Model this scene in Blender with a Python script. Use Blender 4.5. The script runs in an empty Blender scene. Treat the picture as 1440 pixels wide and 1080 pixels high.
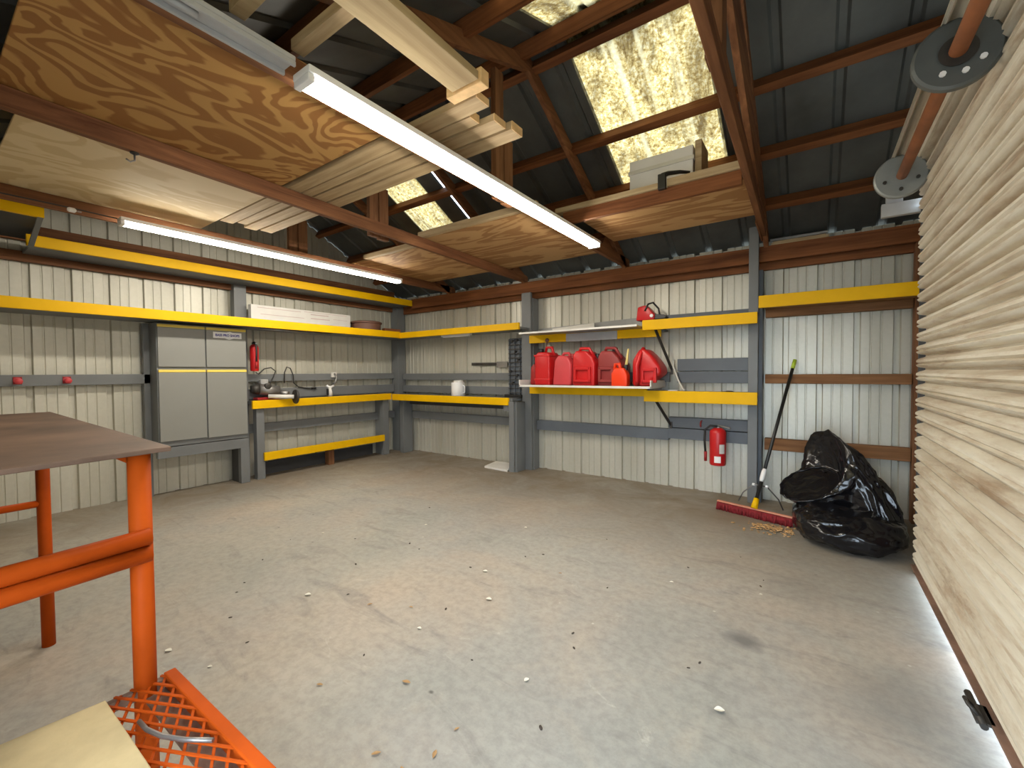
import bpy, bmesh, math, random
from mathutils import Vector, Matrix, noise
random.seed(7)
PI = math.pi
S = 0.8                      # everything is laid out in 1/0.8 m units and brought to metres at the end
SC = bpy.context.scene
COL = SC.collection

# ------------------------------------------------------------------ materials
def newmat(name):
    m = bpy.data.materials.new(name); m.use_nodes = True
    nt = m.node_tree; nt.nodes.clear()
    out = nt.nodes.new('ShaderNodeOutputMaterial')
    b = nt.nodes.new('ShaderNodeBsdfPrincipled')
    nt.links.new(b.outputs[0], out.inputs[0])
    return m, nt, b, out
def nd(nt, t, **kw):
    n = nt.nodes.new(t)
    for k, v in kw.items():
        if k in n.inputs: n.inputs[k].default_value = v
        else: setattr(n, k, v)
    return n
def coords(nt, scale=(1,1,1), loc=(0,0,0)):
    tc = nd(nt, 'ShaderNodeTexCoord'); mp = nd(nt, 'ShaderNodeMapping')
    mp.inputs['Scale'].default_value = scale; mp.inputs['Location'].default_value = loc
    nt.links.new(tc.outputs['Object'], mp.inputs[0]); return mp.outputs[0]
def noi(nt, vec, scale, detail=4, rough=.55, dist=0):
    n = nd(nt, 'ShaderNodeTexNoise'); n.inputs['Scale'].default_value = scale
    n.inputs['Detail'].default_value = detail; n.inputs['Roughness'].default_value = rough
    n.inputs['Distortion'].default_value = dist
    nt.links.new(vec, n.inputs['Vector']); return n.outputs['Fac']
def ramp(nt, fac, stops):
    r = nd(nt, 'ShaderNodeValToRGB'); e = r.color_ramp.elements
    while len(e) < len(stops): e.new(.5)
    for i, (p, c) in enumerate(stops):
        e[i].position = p; e[i].color = (*c, 1) if len(c) == 3 else c
    nt.links.new(fac, r.inputs[0]); return r.outputs[0]
def mix(nt, a, b, fac, blend='MIX'):
    m = nd(nt, 'ShaderNodeMix', data_type='RGBA', blend_type=blend)
    for sock, v in ((6, a), (7, b), (0, fac)):
        if hasattr(v, 'is_linked') or isinstance(v, bpy.types.NodeSocket): nt.links.new(v, m.inputs[sock])
        elif sock == 0: m.inputs[0].default_value = v
        else: m.inputs[sock].default_value = (*v, 1)
    return m.outputs[2]
def bump(nt, b, fac, strength=.2, dist=.01):
    n = nd(nt, 'ShaderNodeBump'); n.inputs['Strength'].default_value = strength; n.inputs['Distance'].default_value = dist
    nt.links.new(fac, n.inputs['Height']); nt.links.new(n.outputs[0], b.inputs['Normal'])
def plain(name, col, rough=.5, metal=0, var=.12, scale=6, spec=None, bumpy=0):
    m, nt, b, o = newmat(name); v = coords(nt)
    f = noi(nt, v, scale, 5)
    c = ramp(nt, f, [(.3, tuple(x*(1-var) for x in col)), (.7, tuple(min(1, x*(1+var)) for x in col))])
    nt.links.new(c, b.inputs['Base Color']); b.inputs['Roughness'].default_value = rough; b.inputs['Metallic'].default_value = metal
    if spec is not None: b.inputs['Specular IOR Level'].default_value = spec
    if bumpy: bump(nt, b, noi(nt, v, scale*6, 4), bumpy)
    return m
def wood(name, light, dark, axis=1, rough=.65, freq=1.0):
    m, nt, b, o = newmat(name)
    sc = [22*freq, 22*freq, 22*freq]; sc[axis] = 1.1*freq
    v = coords(nt, sc); f = noi(nt, v, 1.0, 6, .65, .6)
    sc2 = [2.2]*3; sc2[axis] = .7
    f2 = noi(nt, coords(nt, sc2), 1.6, 4)
    c = ramp(nt, f, [(.32, dark), (.68, light)])
    c = mix(nt, c, mix(nt, c, (.55, .5, .45), 1.0, 'MULTIPLY'), ramp(nt, f2, [(.42, (0, 0, 0)), (.75, (.9, .9, .9))]))
    nt.links.new(c, b.inputs['Base Color']); b.inputs['Roughness'].default_value = rough; b.inputs['Specular IOR Level'].default_value = .2
    bump(nt, b, f, .15); return m
def ply(name, light, dark, seed=0, freq=9.0, sx=1.0, sy=.45, contrast=(.35, .65)):
    m, nt, b, o = newmat(name)
    v = coords(nt, (sx, sy, 1), (seed*3.7, seed*1.9, 0))
    f = noi(nt, v, 2.1, 3.2, .45, 1.0)
    fine = noi(nt, coords(nt, (9, 1.2, 1)), 4, 4)
    m1 = nd(nt, 'ShaderNodeMath', operation='MULTIPLY_ADD'); m1.inputs[1].default_value = freq*PI*2
    nt.links.new(f, m1.inputs[0]); nt.links.new(fine, m1.inputs[2])
    s = nd(nt, 'ShaderNodeMath', operation='SINE'); nt.links.new(m1.outputs[0], s.inputs[0])
    h = nd(nt, 'ShaderNodeMath', operation='MULTIPLY_ADD'); h.inputs[1].default_value = .5; h.inputs[2].default_value = .5
    nt.links.new(s.outputs[0], h.inputs[0])
    c = ramp(nt, h.outputs[0], [(contrast[0], dark), (contrast[1], light)])
    c = mix(nt, c, (.82, .78, .7), ramp(nt, noi(nt, coords(nt), 2.2, 3), [(.4, (0, 0, 0)), (.8, (.35, .35, .35))]), 'MULTIPLY')
    nt.links.new(c, b.inputs['Base Color']); b.inputs['Roughness'].default_value = .7
    return m

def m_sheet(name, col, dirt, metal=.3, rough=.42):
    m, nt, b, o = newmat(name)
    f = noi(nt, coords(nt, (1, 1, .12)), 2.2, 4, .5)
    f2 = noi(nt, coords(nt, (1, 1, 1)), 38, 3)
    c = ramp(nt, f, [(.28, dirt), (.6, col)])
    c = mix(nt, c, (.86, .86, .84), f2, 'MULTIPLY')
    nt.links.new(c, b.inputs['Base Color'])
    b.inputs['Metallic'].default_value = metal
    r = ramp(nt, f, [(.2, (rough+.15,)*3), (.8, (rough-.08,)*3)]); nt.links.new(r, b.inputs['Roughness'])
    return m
def m_floor():
    m, nt, b, o = newmat('worn concrete')
    v = coords(nt)
    big = noi(nt, v, .55, 5, .6, .4); mid = noi(nt, v, 2.3, 7, .68, .8); fine = noi(nt, v, 26, 6, .7)
    streak = noi(nt, coords(nt, (1.2, 4.5, 1)), 1.6, 6, .65, 1.0)
    c = ramp(nt, big, [(.3, (.30, .29, .27)), (.5, (.37, .355, .32)), (.72, (.44, .395, .32))])
    tint = noi(nt, coords(nt, (1, 1, 1), (2, 7, 0)), .95, 4, .6, .5)
    c = mix(nt, c, (.47, .375, .29), ramp(nt, tint, [(.5, (0, 0, 0)), (.68, (.6, .6, .6))]))
    c = mix(nt, c, (.30, .31, .28), ramp(nt, tint, [(.32, (.55, .55, .55)), (.48, (0, 0, 0))]))
    c = mix(nt, c, (.44, .385, .31), ramp(nt, mid, [(.52, (0, 0, 0)), (.74, (.55, .55, .55))]))
    c = mix(nt, c, (.20, .19, .175), ramp(nt, streak, [(.30, (.5, .5, .5)), (.44, (0, 0, 0))]))
    pale = noi(nt, coords(nt, (1, 2.2, 1), (5, 2, 0)), 3.3, 8, .72, 1.5)
    c = mix(nt, c, (.58, .55, .48), ramp(nt, pale, [(.62, (0, 0, 0)), (.75, (.7, .7, .7))]))
    c = mix(nt, c, (.8, .8, .8), ramp(nt, fine, [(.35, (1, 1, 1)), (.6, (0, 0, 0))]), 'MULTIPLY')
    # small dark oil spots and light paint specks
    vo = nd(nt, 'ShaderNodeTexVoronoi'); vo.inputs['Scale'].default_value = 4.3; nt.links.new(v, vo.inputs['Vector'])
    c = mix(nt, c, (.6, .57, .5), ramp(nt, vo.outputs['Distance'], [(.012, (.8, .8, .8)), (.035, (0, 0, 0))]))
    vo2 = nd(nt, 'ShaderNodeTexVoronoi'); vo2.inputs['Scale'].default_value = 3.1
    nt.links.new(coords(nt, (1, 1.3, 1), (9, 4, 0)), vo2.inputs['Vector'])
    c = mix(nt, c, (.07, .065, .06), ramp(nt, vo2.outputs['Distance'], [(.014, (.8, .8, .8)), (.04, (0, 0, 0))]))
    # a few damp-looking oil stains
    for (px, py, rad, k) in ((-.28, 2.47, .13, .85), (.28, 2.38, .42, .38), (-.72, 4.5, .5, .5), (-.05, 3.3, .3, .25)):
        dn = nd(nt, 'ShaderNodeVectorMath', operation='DISTANCE'); dn.inputs[1].default_value = (px*.8, py*.8, 0); nt.links.new(v, dn.inputs[0])
        ad = nd(nt, 'ShaderNodeMath', operation='MULTIPLY_ADD'); ad.inputs[1].default_value = rad*1.4; nt.links.new(mid, ad.inputs[0]); nt.links.new(dn.outputs['Value'], ad.inputs[2])
        c = mix(nt, c, (.15, .145, .14) if k != .5 else (.22, .17, .12), ramp(nt, ad.outputs[0], [(max(.01, rad*.85), (k, k, k)), (min(1, rad*1.35), (0, 0, 0))]))
    # darker brown towards the two far walls
    tc = nd(nt, 'ShaderNodeTexCoord'); sp = nd(nt, 'ShaderNodeSeparateXYZ'); nt.links.new(tc.outputs['Object'], sp.inputs[0])
    def edge(sock, lo, hi):
        mr = nd(nt, 'ShaderNodeMapRange'); mr.inputs[1].default_value = lo; mr.inputs[2].default_value = hi
        nt.links.new(sock, mr.inputs[0]); return mr.outputs[0]
    mx = nd(nt, 'ShaderNodeMath', operation='MAXIMUM')
    nt.links.new(edge(sp.outputs['Y'], 2.4, 3.9), mx.inputs[0]); nt.links.new(edge(sp.outputs['X'], -3.7, -4.9), mx.inputs[1])
    ml = nd(nt, 'ShaderNodeMath', operation='MULTIPLY'); nt.links.new(mx.outputs[0], ml.inputs[0])
    nt.links.new(ramp(nt, mid, [(.25, (.45, .45, .45)), (.65, (1, 1, 1))]), ml.inputs[1])
    c = mix(nt, c, (.19, .145, .095), ml.outputs[0])
    nt.links.new(c, b.inputs['Base Color'])
    r = ramp(nt, mid, [(.3, (.42, .42, .42)), (.7, (.68, .68, .68))]); nt.links.new(r, b.inputs['Roughness'])
    bump(nt, b, fine, .12, .004)
    return m
def m_door():
    m, nt, b, o = newmat('cream slats with rust')
    f = noi(nt, coords(nt, (1, .35, 3.2)), 2.2, 7, .7, .5)
    f2 = noi(nt, coords(nt, (1, .8, 11)), 2.4, 7, .75)
    c = ramp(nt, f, [(.33, (.36, .26, .17)), (.43, (.62, .55, .43)), (.58, (.75, .70, .585))])
    c = mix(nt, c, (.46, .34, .22), ramp(nt, f2, [(.50, (0, 0, 0)), (.68, (.8, .8, .8))]))
    tc = nd(nt, 'ShaderNodeTexCoord'); sp = nd(nt, 'ShaderNodeSeparateXYZ'); nt.links.new(tc.outputs['Object'], sp.inputs[0])
    # rust streaks at the far upper end
    mr = nd(nt, 'ShaderNodeMapRange'); mr.inputs[1].default_value = 2.0; mr.inputs[2].default_value = 3.1; nt.links.new(sp.outputs['Y'], mr.inputs[0])
    mz = nd(nt, 'ShaderNodeMapRange'); mz.inputs[1].default_value = 1.0; mz.inputs[2].default_value = 1.9; nt.links.new(sp.outputs['Z'], mz.inputs[0])
    ml = nd(nt, 'ShaderNodeMath', operation='MULTIPLY'); nt.links.new(mr.outputs[0], ml.inputs[0]); nt.links.new(mz.outputs[0], ml.inputs[1])
    ml2 = nd(nt, 'ShaderNodeMath', operation='MULTIPLY'); nt.links.new(ml.outputs[0], ml2.inputs[0])
    nt.links.new(ramp(nt, f2, [(.38, (.1, .1, .1)), (.6, (.75, .75, .75))]), ml2.inputs[1])
    c = mix(nt, c, (.27, .16, .09), ml2.outputs[0])
    nt.links.new(c, b.inputs['Base Color']); b.inputs['Roughness'].default_value = .5
    return m
def m_skylight():
    m, nt, b, o = newmat('dirty fibreglass')
    nt.nodes.remove(b)
    v = coords(nt, (1, 1, 1)); sp = noi(nt, v, 42, 4, .75); blot = noi(nt, coords(nt, (1.6, .6, 1)), 2.6, 7, .75, .6)
    c = ramp(nt, sp, [(.34, (.065, .036, .010)), (.50, (.20, .140, .050)), (.66, (.29, .245, .145))])
    d = mix(nt, c, (.030, .017, .006), ramp(nt, blot, [(.46, (0, 0, 0)), (.64, (.92, .92, .92))]))
    ribs = noi(nt, coords(nt, (7, .12, .12)), 1.5, 2)
    d = mix(nt, d, (.25, .21, .125), ramp(nt, ribs, [(.56, (0, 0, 0)), (.70, (.6, .6, .6))]))
    t = nd(nt, 'ShaderNodeBsdfTranslucent'); nt.links.new(d, t.inputs['Color'])
    g = nd(nt, 'ShaderNodeBsdfDiffuse'); nt.links.new(d, g.inputs['Color'])
    mx = nd(nt, 'ShaderNodeMixShader'); mx.inputs[0].default_value = .12
    nt.links.new(t.outputs[0], mx.inputs[1]); nt.links.new(g.outputs[0], mx.inputs[2]); nt.links.new(mx.outputs[0], o.inputs[0])
    return m
def m_emit(name, col, strength):
    m, nt, b, o = newmat(name); nt.nodes.remove(b)
    e = nd(nt, 'ShaderNodeEmission'); e.inputs[0].default_value = (*col, 1); e.inputs[1].default_value = strength
    nt.links.new(e.outputs[0], o.inputs[0]); return m

TUBE = 33.0
M = dict(
    wall=m_sheet('galvanised wall sheet', (.66, .64, .555), (.52, .50, .42)),
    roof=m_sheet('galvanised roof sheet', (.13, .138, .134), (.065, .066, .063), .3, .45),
    floor=m_floor(), door=m_door(), sky=m_skylight(),
    grey=plain('grey paint', (.165, .172, .175), .45, var=.10, scale=3),
    cab=plain('cabinet grey paint', (.25, .25, .23), .42, var=.04, scale=2),
    dgrey=plain('dark grey gap', (.05, .05, .05), .6),
    bluegrey=plain('blue grey panel', (.11, .125, .145), .5, var=.15, scale=3),
    yellow=plain('yellow paint', (.80, .455, .001), .5, var=.07, scale=4, spec=.2),
    lyellow=plain('pale yellow trim', (.86, .66, .12), .45, var=.05),
    brown_y=wood('old brown timber along depth', (.30, .135, .06), (.12, .045, .02), 1),
    brown_x=wood('old brown timber along width', (.30, .115, .042), (.12, .040, .014), 0),
    brown_z=wood('old brown timber upright', (.30, .14, .065), (.12, .05, .022), 2),
    girt=wood('natural brown girt', (.34, .17, .075), (.17, .075, .03), 0),
    plyA=ply('wild grain plywood', (.47, .26, .08), (.29, .125, .03), 1, 15, .8, .6),
    plyB=ply('pale plywood', (.70, .56, .34), (.60, .45, .24), 4, 7),
    plyC=ply('deck plywood', (.50, .30, .125), (.33, .165, .055), 7, 7, .35, 1.4),
    pale=wood('pale weathered board', (.60, .46, .28), (.36, .25, .13), 0),
    pale_y=wood('mottled pale board', (.58, .45, .26), (.34, .24, .12), 1, freq=.5),
    endgrain=plain('cut board end', (.70, .46, .22), .7, var=.15, scale=20),
    osb=plain('offcut board', (.50, .385, .20), .8, var=.22, scale=7, bumpy=.1),
    white=plain('white enamel', (.86, .86, .86), .35, var=.03),
    offwhite=plain('off white plastic', (.72, .70, .66), .4, var=.06),
    cream=plain('cream sheet metal edge', (.62, .60, .54), .35, .2, var=.08),
    tray=m_sheet('dull tray metal', (.36, .36, .35), (.24, .24, .23), .4, .45),
    galv=m_sheet('spangled steel', (.42, .44, .43), (.25, .27, .27), .5, .45),
    wheelgrey=plain('dark drum grey', (.10, .108, .105), .5, .2, var=.2, scale=5),
    steel=plain('dull steel', (.30, .29, .28), .4, .7, var=.2, scale=8),
    iron=plain('dark iron', (.06, .055, .05), .5, .5, var=.3, scale=12),
    rust=plain('rusty bar', (.22, .13, .09), .7, .1, var=.3, scale=9, bumpy=.2),
    axle=plain('rusty orange pipe', (.36, .13, .05), .55, .2, var=.3, scale=7),
    orange=plain('orange paint', (.43, .066, .006), .5, var=.3, scale=4, spec=.06),
    tabletop=plain('rusty steel plate', (.155, .092, .06), .6, .15, var=.6, scale=2.2, bumpy=.1),
    red=plain('red plastic', (.56, .012, .014), .38, var=.08), darkred=plain('dark red plastic', (.33, .012, .012), .45, var=.1),
    pink=plain('faded red plastic', (.60, .055, .065), .45, var=.08), orangered=plain('orange red plastic', (.80, .045, .006), .38, var=.05),
    wine=plain('dull wine plastic', (.27, .03, .028), .5, var=.1),
    black=plain('black plastic', (.012, .012, .012), .4, var=.2), rubber=plain('black rubber', (.02, .02, .02), .7),
    lime=plain('lime grip', (.45, .60, .04), .5), paleyellow=plain('pale yellow spout', (.75, .62, .22), .5),
    bristle=plain('red bristles', (.22, .010, .014), .8, var=.35, scale=40), pinkwood=plain('pale red block', (.62, .25, .16), .6),
    blue=plain('blue lettering', (.03, .03, .32), .5, var=.02), print=plain('faint print', (.55, .42, .40), .6, var=.1),
    brownround=plain('brown disc', (.16, .075, .05), .6), leaf=plain('dry tan leaf', (.50, .30, .13), .8, var=.35, scale=30),
    chip=plain('pale paint chip', (.75, .72, .62), .7, var=.08), grit=plain('dark grit', (.06, .045, .035), .9, var=.3),
    dirt=plain('brown sweepings', (.24, .16, .10), .95, var=.5, scale=30),
    cord=plain('black cord', (.03, .028, .025), .6), gauge=plain('grey box face', (.40, .40, .40), .5),
    tube=m_emit('lit lamp diffuser', (1.0, .93, .80), TUBE), ground=plain('ground outside', (.30, .29, .25), .9, var=.2, scale=2),
)
def bagmat():
    m, nt, b, o = newmat('black bin liner')
    b.inputs['Base Color'].default_value = (.006, .006, .008, 1); b.inputs['Roughness'].default_value = .17
    v = coords(nt, (1, 1, 1))
    f = noi(nt, v, 5, 3, .5, 1.6); bump(nt, b, f, .35, .03); return m
M['bag'] = bagmat()

# ------------------------------------------------------------------ mesh helpers
class MB:
    def __init__(s): s.bm = bmesh.new()
    def _merge(s, b, mtx=None):
        if mtx: b.transform(mtx)
        me = bpy.data.meshes.new('t'); b.to_mesh(me); b.free(); s.bm.from_mesh(me); bpy.data.meshes.remove(me); return s
    def box(s, x0, x1, y0, y1, z0, z1, bev=0.0, seg=2, mtx=None):
        b = bmesh.new()
        bmesh.ops.create_cube(b, size=1, matrix=Matrix.Translation(((x0+x1)/2, (y0+y1)/2, (z0+z1)/2)) @ Matrix.Diagonal((abs(x1-x0), abs(y1-y0), abs(z1-z0), 1)))
        if bev: bmesh.ops.bevel(b, geom=b.edges[:], offset=bev, segments=seg, affect='EDGES', profile=.6)
        return s._merge(b, mtx)
    def bar(s, p, q, w, h, bev=0, up=(0, 0, 1)):
        p, q = Vector(p), Vector(q); d = q-p; L = d.length; d.normalize(); u = Vector(up)
        if abs(d.dot(u)) > .98: u = Vector((0, 1, 0))
        r = d.cross(u).normalized(); u = r.cross(d)
        mt = Matrix((( *r, 0), (*d, 0), (*u, 0), (0, 0, 0, 1))).transposed(); mt.translation = (p+q)/2
        return s.box(-w/2, w/2, -L/2, L/2, -h/2, h/2, bev, 2, mt)
    def tube(s, pts, r, n=12, cap=True):
        pts = [Vector(p) for p in pts]; rs = r if isinstance(r, (list, tuple)) else [r]*len(pts)
        b = bmesh.new(); rings = []; prev = None
        for i, p in enumerate(pts):
            t = (pts[min(i+1, len(pts)-1)]-pts[max(i-1, 0)]).normalized()
            if prev is None: a = t.orthogonal().normalized()
            else: a = (prev-t*prev.dot(t)).normalized()
            prev = a; c = t.cross(a)
            rings.append([b.verts.new(p+(a*math.cos(2*PI*k/n)+c*math.sin(2*PI*k/n))*rs[i]) for k in range(n)])
        for A, B in zip(rings, rings[1:]):
            for k in range(n): b.faces.new((A[k], A[(k+1) % n], B[(k+1) % n], B[k]))
        if cap: b.faces.new(rings[0][::-1]); b.faces.new(rings[-1])
        for f in b.faces: f.smooth = len(f.verts) == 4
        return s._merge(b)
    def lathe(s, prof, base, axis=(0, 0, 1), n=24):
        pts = [Vector(base)+Vector(axis)*h for r, h in prof]; b = bmesh.new()
        ax = Vector(axis).normalized(); a = ax.orthogonal().normalized(); c = ax.cross(a); rings = []
        for (r, h), p in zip(prof, pts):
            rings.append([b.verts.new(p+(a*math.cos(2*PI*k/n)+c*math.sin(2*PI*k/n))*max(r, 1e-4)) for k in range(n)])
        for A, B in zip(rings, rings[1:]):
            for k in range(n): b.faces.new((A[k], A[(k+1) % n], B[(k+1) % n], B[k]))
        b.faces.new(rings[0][::-1]); b.faces.new(rings[-1])
        bmesh.ops.recalc_face_normals(b, faces=b.faces[:])
        return s._merge(b)
    def prism(s, poly, d0, d1, axis='y', bev=0, seg=3):
        """polygon in the plane across axis, from d0 to d1"""
        b = bmesh.new()
        def P(u, v, d): return {'y': (u, d, v), 'x': (d, u, v), 'z': (u, v, d)}[axis]
        A = [b.verts.new(P(u, v, d0)) for u, v in poly]; B = [b.verts.new(P(u, v, d1)) for u, v in poly]
        b.faces.new(A); b.faces.new(B[::-1]); n = len(poly)
        for k in range(n): b.faces.new((A[k], B[k], B[(k+1) % n], A[(k+1) % n]))
        bmesh.ops.recalc_face_normals(b, faces=b.faces[:])
        if bev: bmesh.ops.bevel(b, geom=b.edges[:], offset=bev, segments=seg, affect='EDGES', profile=.5)
        return s._merge(b)
    def grid(s, rows, closed=False, smooth=True):
        b = bmesh.new(); R = [[b.verts.new(p) for p in r] for r in rows]
        for A, B in zip(R, R[1:]):
            n = len(A)
            for k in range(n if closed else n-1):
                f = b.faces.new((A[k], A[(k+1) % n], B[(k+1) % n], B[k])); f.smooth = smooth
        return s._merge(b)
    def build(s, name, mat, parent=None, smooth=None, loc=None):
        me = bpy.data.meshes.new(name)
        off = Vector(parent['_w']) if parent is not None else (Vector(loc) if loc else Vector((0, 0, 0)))
        bmesh.ops.translate(s.bm, verts=s.bm.verts[:], vec=-off)
        bmesh.ops.recalc_face_normals(s.bm, faces=s.bm.faces[:]) if smooth == 'fix' else None
        s.bm.to_mesh(me); s.bm.free()
        o = bpy.data.objects.new(name, me); COL.objects.link(o); me.materials.append(mat)
        if smooth is True or smooth == 'fix':
            for p in me.polygons: p.use_smooth = True
            me.set_sharp_from_angle(angle=math.radians(40))
        if parent is not None: o.parent = parent; o['_w'] = parent['_w']
        else: o.location = off; o['_w'] = list(off)
        return o
def B(*a, **k): return MB().box(*a, **k)
def tag(o, label, cat, group=None, kind=None):
    if label: o['label'] = label
    if cat: o['category'] = cat
    if group: o['group'] = group
    if kind: o['kind'] = kind
    return o
def thing(name, loc, label, cat, group=None):
    o = bpy.data.objects.new(name, None); COL.objects.link(o); o.location = loc; o['_w'] = list(loc); o.empty_display_size = .1
    return tag(o, label, cat, group)
def struct(name, mb, mat, label, cat, loc=None, smooth=None):
    o = mb.build(name, mat, loc=loc, smooth=smooth); return tag(o, label, cat, kind='structure')

# ------------------------------------------------------------------ room shell
XL, YB, XR, YF = -6.30, 5.36, .80, -.35
YR = 3.0; SB = .53; SF = .37
def roof_z(y):
    zr = 2.797+SB*(5.3-YR)
    return 2.797+SB*(5.3-y) if y >= YR else zr-SF*(YR-y)
PER = .293
def ribbed(u, seam):
    """height of the sheet profile at u (positive = towards outside)"""
    t = ((u-seam) % PER)/PER
    pts = [(0, 0), (.03, -.032), (.17, -.032), (.20, .0), (.42, 0), (.435, -.007), (.465, -.007), (.48, 0), (.68, 0), (.695, -.007), (.725, -.007), (.74, 0), (1, 0)]
    for (a, x), (b, y) in zip(pts, pts[1:]):
        if a <= t <= b: return x+(y-x)*(t-a)/(b-a)
    return 0
KN = [0, .03, .17, .20, .42, .435, .465, .48, .68, .695, .725, .74]
def knots(a, b, seam):
    k0 = math.floor((a-seam)/PER)-1; out = [a]
    for k in range(k0, k0+int((b-a)/PER)+4):
        for q in KN:
            u = seam+(k+q)*PER
            if a < u < b: out.append(u)
    return out+[b]
# floor slab runs out under the roller door to the apron outside
struct('floor', B(XL-.3, 3.2, -2.6, YB+.3, -.12, 0), M['floor'], 'worn grey concrete slab floor with stains', 'floor')
def wall_sheet(axis, pos, a, b, seam, zlo, zhi, sign):
    m = MB(); us = knots(a, b, seam); lo = []; hi = []
    for u in us:
        d = pos+sign*-ribbed(u, seam)
        zt = zhi(u) if callable(zhi) else zhi
        zl = zlo(u) if callable(zlo) else zlo
        P = (lambda z: (d, u, z)) if axis == 'x' else (lambda z: (u, d, z))
        lo.append(P(zl)); hi.append(P(zt))
    return m.grid([lo, hi], smooth=False)
struct('wall_left', wall_sheet('x', XL, YF, YB, .716, 0, lambda y: roof_z(y)-.004, -1), M['wall'], 'ribbed galvanised sheet wall on the left behind the cabinet and shelves', 'wall')
struct('wall_back', wall_sheet('y', YB, XL, XR, -.262, 0, roof_z(YB)-.002, 1), M['wall'], 'ribbed galvanised sheet wall at the back behind the fuel cans', 'wall')
struct('wall_right', wall_sheet('x', XR, 3.97, YB, .2, 0, lambda y: roof_z(y)-.004, 1), M['wall'], 'short ribbed sheet wall beside the roller door', 'wall')
struct('wall_right', wall_sheet('x', XR, YF, 4.0, .2, 2.72, lambda y: roof_z(y)-.004, 1), M['wall'], 'sheet metal gable above the roller door', 'wall')
wf = wall_sheet('y', YF, XL, -1.15, .1, 0, roof_z(YF)-.004, -1)
struct('wall_front', wf, M['wall'], 'ribbed sheet wall behind the orange table', 'wall')
struct('wall_front', wall_sheet('y', YF, -1.15, .75, .1, 2.25, roof_z(YF)-.004, -1), M['wall'], 'sheet metal strip over the open doorway', 'wall')
struct('ground', B(-30, 30, -40, 30, -.16, -.125), M['ground'], 'bare ground outside the shed', 'ground')
struct('trim_1', B(-1.24, -1.10, YF-.02, YF+.12, 0, 2.72), M['grey'], 'grey post at the open doorway in the front wall', 'post')
struct('trim_2', B(.66, .80, YF-.02, YF+.12, 0, 2.72), M['grey'], 'grey post between the doorway and the roller door', 'post')

# roof sheets: strips between the translucent panels
RPER = .375
def roof_rib(x):
    t = ((x+.27) % RPER)/RPER
    for (a, p), (b, q) in zip([(0, 0), (.05, .026), (.16, .026), (.21, 0), (1, 0)], [(.05, .026), (.16, .026), (.21, 0), (.999, 0), (1, 0)]):
        if a <= t <= b: return p+(q-p)*(t-a)/max(b-a, 1e-6)
    return 0
def roof_strip(x0, x1, back=True, y_lo=None, y_hi=None):
    xs = sorted({x0, x1} | {-.27+(k+q)*RPER for k in range(-20, 8) for q in (0, .05, .16, .21) if x0 < -.27+(k+q)*RPER < x1})
    ys = [y_lo if y_lo is not None else YR, y_hi if y_hi is not None else 5.78] if back else [YF-.35, YR]
    return MB().grid([[(x, y, roof_z(y)+roof_rib(x)) for x in xs] for y in ys], smooth=False)
SKB = [(-4.44, -3.90), (-1.60, -.66)]
SKF = [(-1.60, -.66)]
SKEND = 4.62
mb = MB()
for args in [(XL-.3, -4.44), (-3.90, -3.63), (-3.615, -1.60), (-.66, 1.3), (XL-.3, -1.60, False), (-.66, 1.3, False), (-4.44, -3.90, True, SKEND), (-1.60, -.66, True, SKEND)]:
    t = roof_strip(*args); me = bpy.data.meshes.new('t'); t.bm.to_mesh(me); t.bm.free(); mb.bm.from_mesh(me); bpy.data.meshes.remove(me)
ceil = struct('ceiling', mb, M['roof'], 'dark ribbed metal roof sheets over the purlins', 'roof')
zr = roof_z(YR)
cap = MB().prism([(YR-.2, zr-.035), (YR, zr+.035), (YR+.2, zr-.065), (YR+.2, zr-.05), (YR, zr+.05), (YR-.2, zr-.02)], XL-.3, 1.3, 'x').build('ridge_cap', M['galv'], ceil)
for i, (a, b, bk) in enumerate([(*SKB[1], 1), (*SKB[0], 1), (*SKF[0], 0)]):
    struct('window_%d' % (i+1), roof_strip(a-.02, b+.02, bool(bk), None, SKEND+.03 if bk else None), M['sky'],
           ['large dirty yellow translucent roof panel above the white box', 'narrow dirty translucent roof panel seen beyond the deck at the left', 'translucent roof panel on the near slope at the top edge'][i], 'skylight')

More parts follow.
